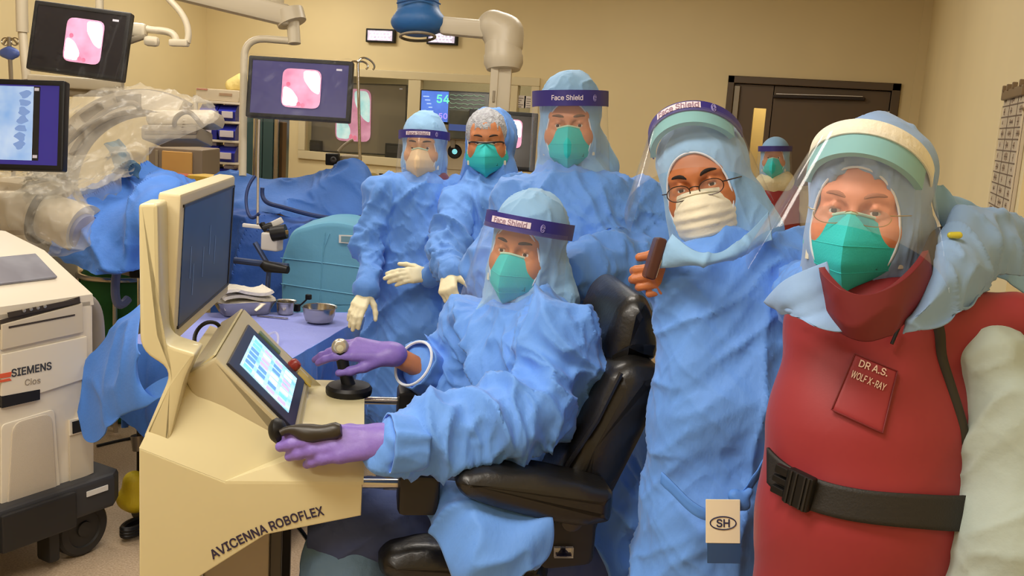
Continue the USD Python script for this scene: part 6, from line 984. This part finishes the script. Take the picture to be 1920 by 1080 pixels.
blk = mat('strap_black', (30, 27, 24), .6, bump=.4, bs=250, bd=.002)
def smooth_ribbon(pts, w0, off, th):
    cp = spline(np.array([(x, y) for x, y, w_ in pts], float), 24); wd = np.interp(np.linspace(0, 1, 24), np.linspace(0, 1, len(pts)), [p[2] for p in pts]); G = np.array([[on_apron(x, y + o*w_, off) for o in (-.5, -.17, .17, .5)] for (x, y), w_ in zip(cp, wd)])
    return grid(surf(G[::3] if False else G, 60, 8), th)
obj('belt', smooth_ribbon([(1440, 872, 66), (1480, 906, 64), (1540, 932, 62), (1640, 952, 62), (1740, 960, 64), (1812, 962, 66), (1842, 958, 68)], 60, .011, .006), blk, t, True)
Bc = on_apron(1500, 917, .016); Be = unit(on_apron(1530, 930, .014) - on_apron(1460, 895, .014)); Bn = unit(np.cross(Be, UP)); Bn = Bn if Bn@FW < 0 else -Bn; Bu = np.cross(Bn, Be); BE = np.array([Be, Bu, Bn]); bk = obj('buckle', box((-.024, -.031, -.006), (.026, .031, .012), .005, Bc, BE), obj_black, t)
for x in (-.014, -.004, .012, .019): obj('buckle_rib', box((x-.0018, -.029, .010), (x+.0018, .029, .0145), .001, Bc, BE), plas2, bk)
obj('buckle_prong', [box((-.05, -.026, -.004), (-.024, -.012, .008), .003, Bc, BE), box((-.05, .010, -.004), (-.024, .026, .008), .003, Bc, BE), box((-.052, -.006, -.004), (-.024, .006, .007), .003, Bc, BE)], obj_black, bk)
def line3(pts, off=.0015, r=.0014, n=16): return tube([on_apron(*(np.array(a_)*(1-s_) + np.array(b_)*s_), off) for a_, b_ in zip(pts[:-1], pts[1:]) for s_ in np.linspace(0, 1, n, endpoint=False)] + [on_apron(*pts[-1], off)], r, 6)
pk = [(1603, 663), (1683, 696), (1655, 812), (1559, 768)]
Gp = np.array([[on_apron(*((1-u)*((1-v)*np.array(pk[0]) + v*np.array(pk[1])) + u*((1-v)*np.array(pk[3]) + v*np.array(pk[2]))), .006) for v in np.linspace(0, 1, 12)] for u in np.linspace(0, 1, 12)])
pkt = obj('chest_pocket', grid(Gp, .003), maroon, apm, True); obj('pocket_stitch', line3(pk + [pk[0]], .0082, .0014), maroond, pkt); obj('pen', tube([on_apron(1686, 612, .012), on_apron(1672, 645, .012)], .003, 8), obj_black, apm)
for s_, p0_, p1_, hp_ in (('DR A.S.', (1608, 686), (1663, 706), 13), ('WOLF X-RAY', (1594, 706), (1658, 733), 13)):
    m = meshkit.text_mesh(s_, 1., .05, True); v = np.array(m.vertices); L_ = v[:, 0].max(); d_ = np.array(p1_, float)-p0_; nn_ = unit(A(d_[1], -d_[0])); q2 = np.array(p0_) + np.outer(v[:, 0]/L_, d_) + np.outer(v[:, 1]*hp_, nn_)
    obj('lettering', (np.array([on_apron(x, y, .0088 + z*.02) for (x, y), z in zip(q2, v[:, 2])]), np.array(m.faces)), mat('stitch_cream', (232, 200, 184), .7), pkt, False, 'cream stitched lettering')
edge = [(1752, 592), (1770, 625), (1772, 660), (1782, 700), (1798, 750), (1812, 800), (1820, 860), (1826, 930), (1830, 1010), (1830, 1085)]
obj('armhole_trim', tube(np.array([on_apron(x-8, y, .002) for x, y in spline(np.array(edge, float), 40)]), .009, 8), mat('trim_olive', (46, 42, 30), .7), apm, True)
slv = mat('sleeve_translucent', (198, 214, 206), .7, var=.06, vs=6, bump=.5, bs=26, bd=.006, trans=.3); swl = gown(t, limb((P(1856, 668, 1.665), .060), (aL[1][0], .086), (aL[2][0], .078)) + [('c', aL[2][0], aL[2][0] - UP*.14 - RT*.03, .078, .07, {})], [(.012, 174, 6, UP + RT*.4, 6), (.005, 175, 15, (1, 0, .7), 5)], .0065, m_=slv, nm='sleeve', crinkle=.35)
gown(t, limb((sR[0], .06), (aR[1][0], .060), (aR[2][0], .052)), [(.014, 176, 14, UP, 3)], .009, m_=gown_m, nm='sleeve', label='blue sleeve reaching behind the man with the white mask')
# thyroid collar and hood cape
tcol = obj('thyroid_collar', patch([[(1545, 500, 1.585), (1580, 540, 1.535), (1630, 552, 1.525), (1690, 522, 1.54), (1735, 470, 1.60)], [(1552, 545, 1.585), (1585, 568, 1.535), (1632, 576, 1.525), (1685, 556, 1.54), (1742, 520, 1.60)], [(1556, 585, 1.585), (1590, 600, 1.54), (1630, 606, 1.53), (1680, 590, 1.545), (1730, 560, 1.60)], [(1572, 618, 1.58), (1598, 630, 1.55), (1630, 636, 1.545), (1666, 622, 1.555), (1700, 598, 1.59)]], 40, 50, .010, [(.004, 177, 12, (.3, 0, 1), 3)]), maroond, t, True)
obj('collar_back', patch([[(1735, 470, 1.60), (1748, 440, 1.66), (1762, 425, 1.74)], [(1742, 520, 1.60), (1758, 480, 1.66), (1768, 455, 1.74)], [(1730, 560, 1.60), (1752, 520, 1.66), (1770, 485, 1.74)]], 20, 20, .010), mat('collar_lining', (26, 16, 18), .8), tcol, True)
cape_m = mat('cape_blue', (150, 186, 232), .75, var=.03, vs=5, bump=.3, bs=40, bd=.004, sheen=.15, trans=.15)
obj('hood_cape', patch([[(1550, 492, 1.60), (1500, 512, 1.60), (1468, 530, 1.62), (1432, 566, 1.68)], [(1556, 530, 1.585), (1520, 545, 1.58), (1476, 562, 1.60), (1440, 575, 1.67)], [(1560, 575, 1.57), (1535, 590, 1.565), (1490, 590, 1.585), (1450, 584, 1.66)], [(1580, 622, 1.555), (1545, 618, 1.56), (1500, 604, 1.58), (1460, 592, 1.65)]], 50, 50, .003, [(.008, 178, 14, (.8, 0, .5), 4)]), cape_m, t, True)
obj('hood_cape', patch([[(1765, 455, 1.66), (1800, 400, 1.72), (1850, 395, 1.78), (1935, 420, 1.9)], [(1752, 500, 1.61), (1800, 455, 1.64), (1860, 440, 1.72), (1935, 470, 1.85)], [(1725, 560, 1.575), (1780, 530, 1.58), (1850, 480, 1.68), (1920, 515, 1.8)], [(1700, 604, 1.565), (1760, 575, 1.57), (1830, 540, 1.66), (1875, 508, 1.74)], [(1690, 626, 1.565), (1730, 618, 1.56), (1800, 590, 1.60), (1862, 520, 1.70)]], 60, 60, .003, [(.012, 179, 9, (.6, 0, .8), 4), (.006, 180, 20, (-.3, 0, 1), 3)]), cape_m, t, True)
obj('cape_back', patch([[(1720, 330, 1.74), (1760, 355, 1.78), (1800, 375, 1.84), (1935, 420, 2.0)], [(1762, 430, 1.74), (1800, 420, 1.78), (1860, 440, 1.86), (1935, 470, 1.95)], [(1768, 500, 1.74), (1810, 500, 1.78), (1870, 520, 1.84), (1935, 560, 1.9)]], 40, 40, .003, [(.01, 181, 10, (.7, 0, .7), 4)]), hood_m, t, True)
bt_ = P(1782, 441, 1.63); yb_ = obj('yellow_clip', body([('c', bt_, bt_ + RT*.014, .0055, .006)], .002, .004), mat('clip_yellow', (200, 190, 60), .4), t)
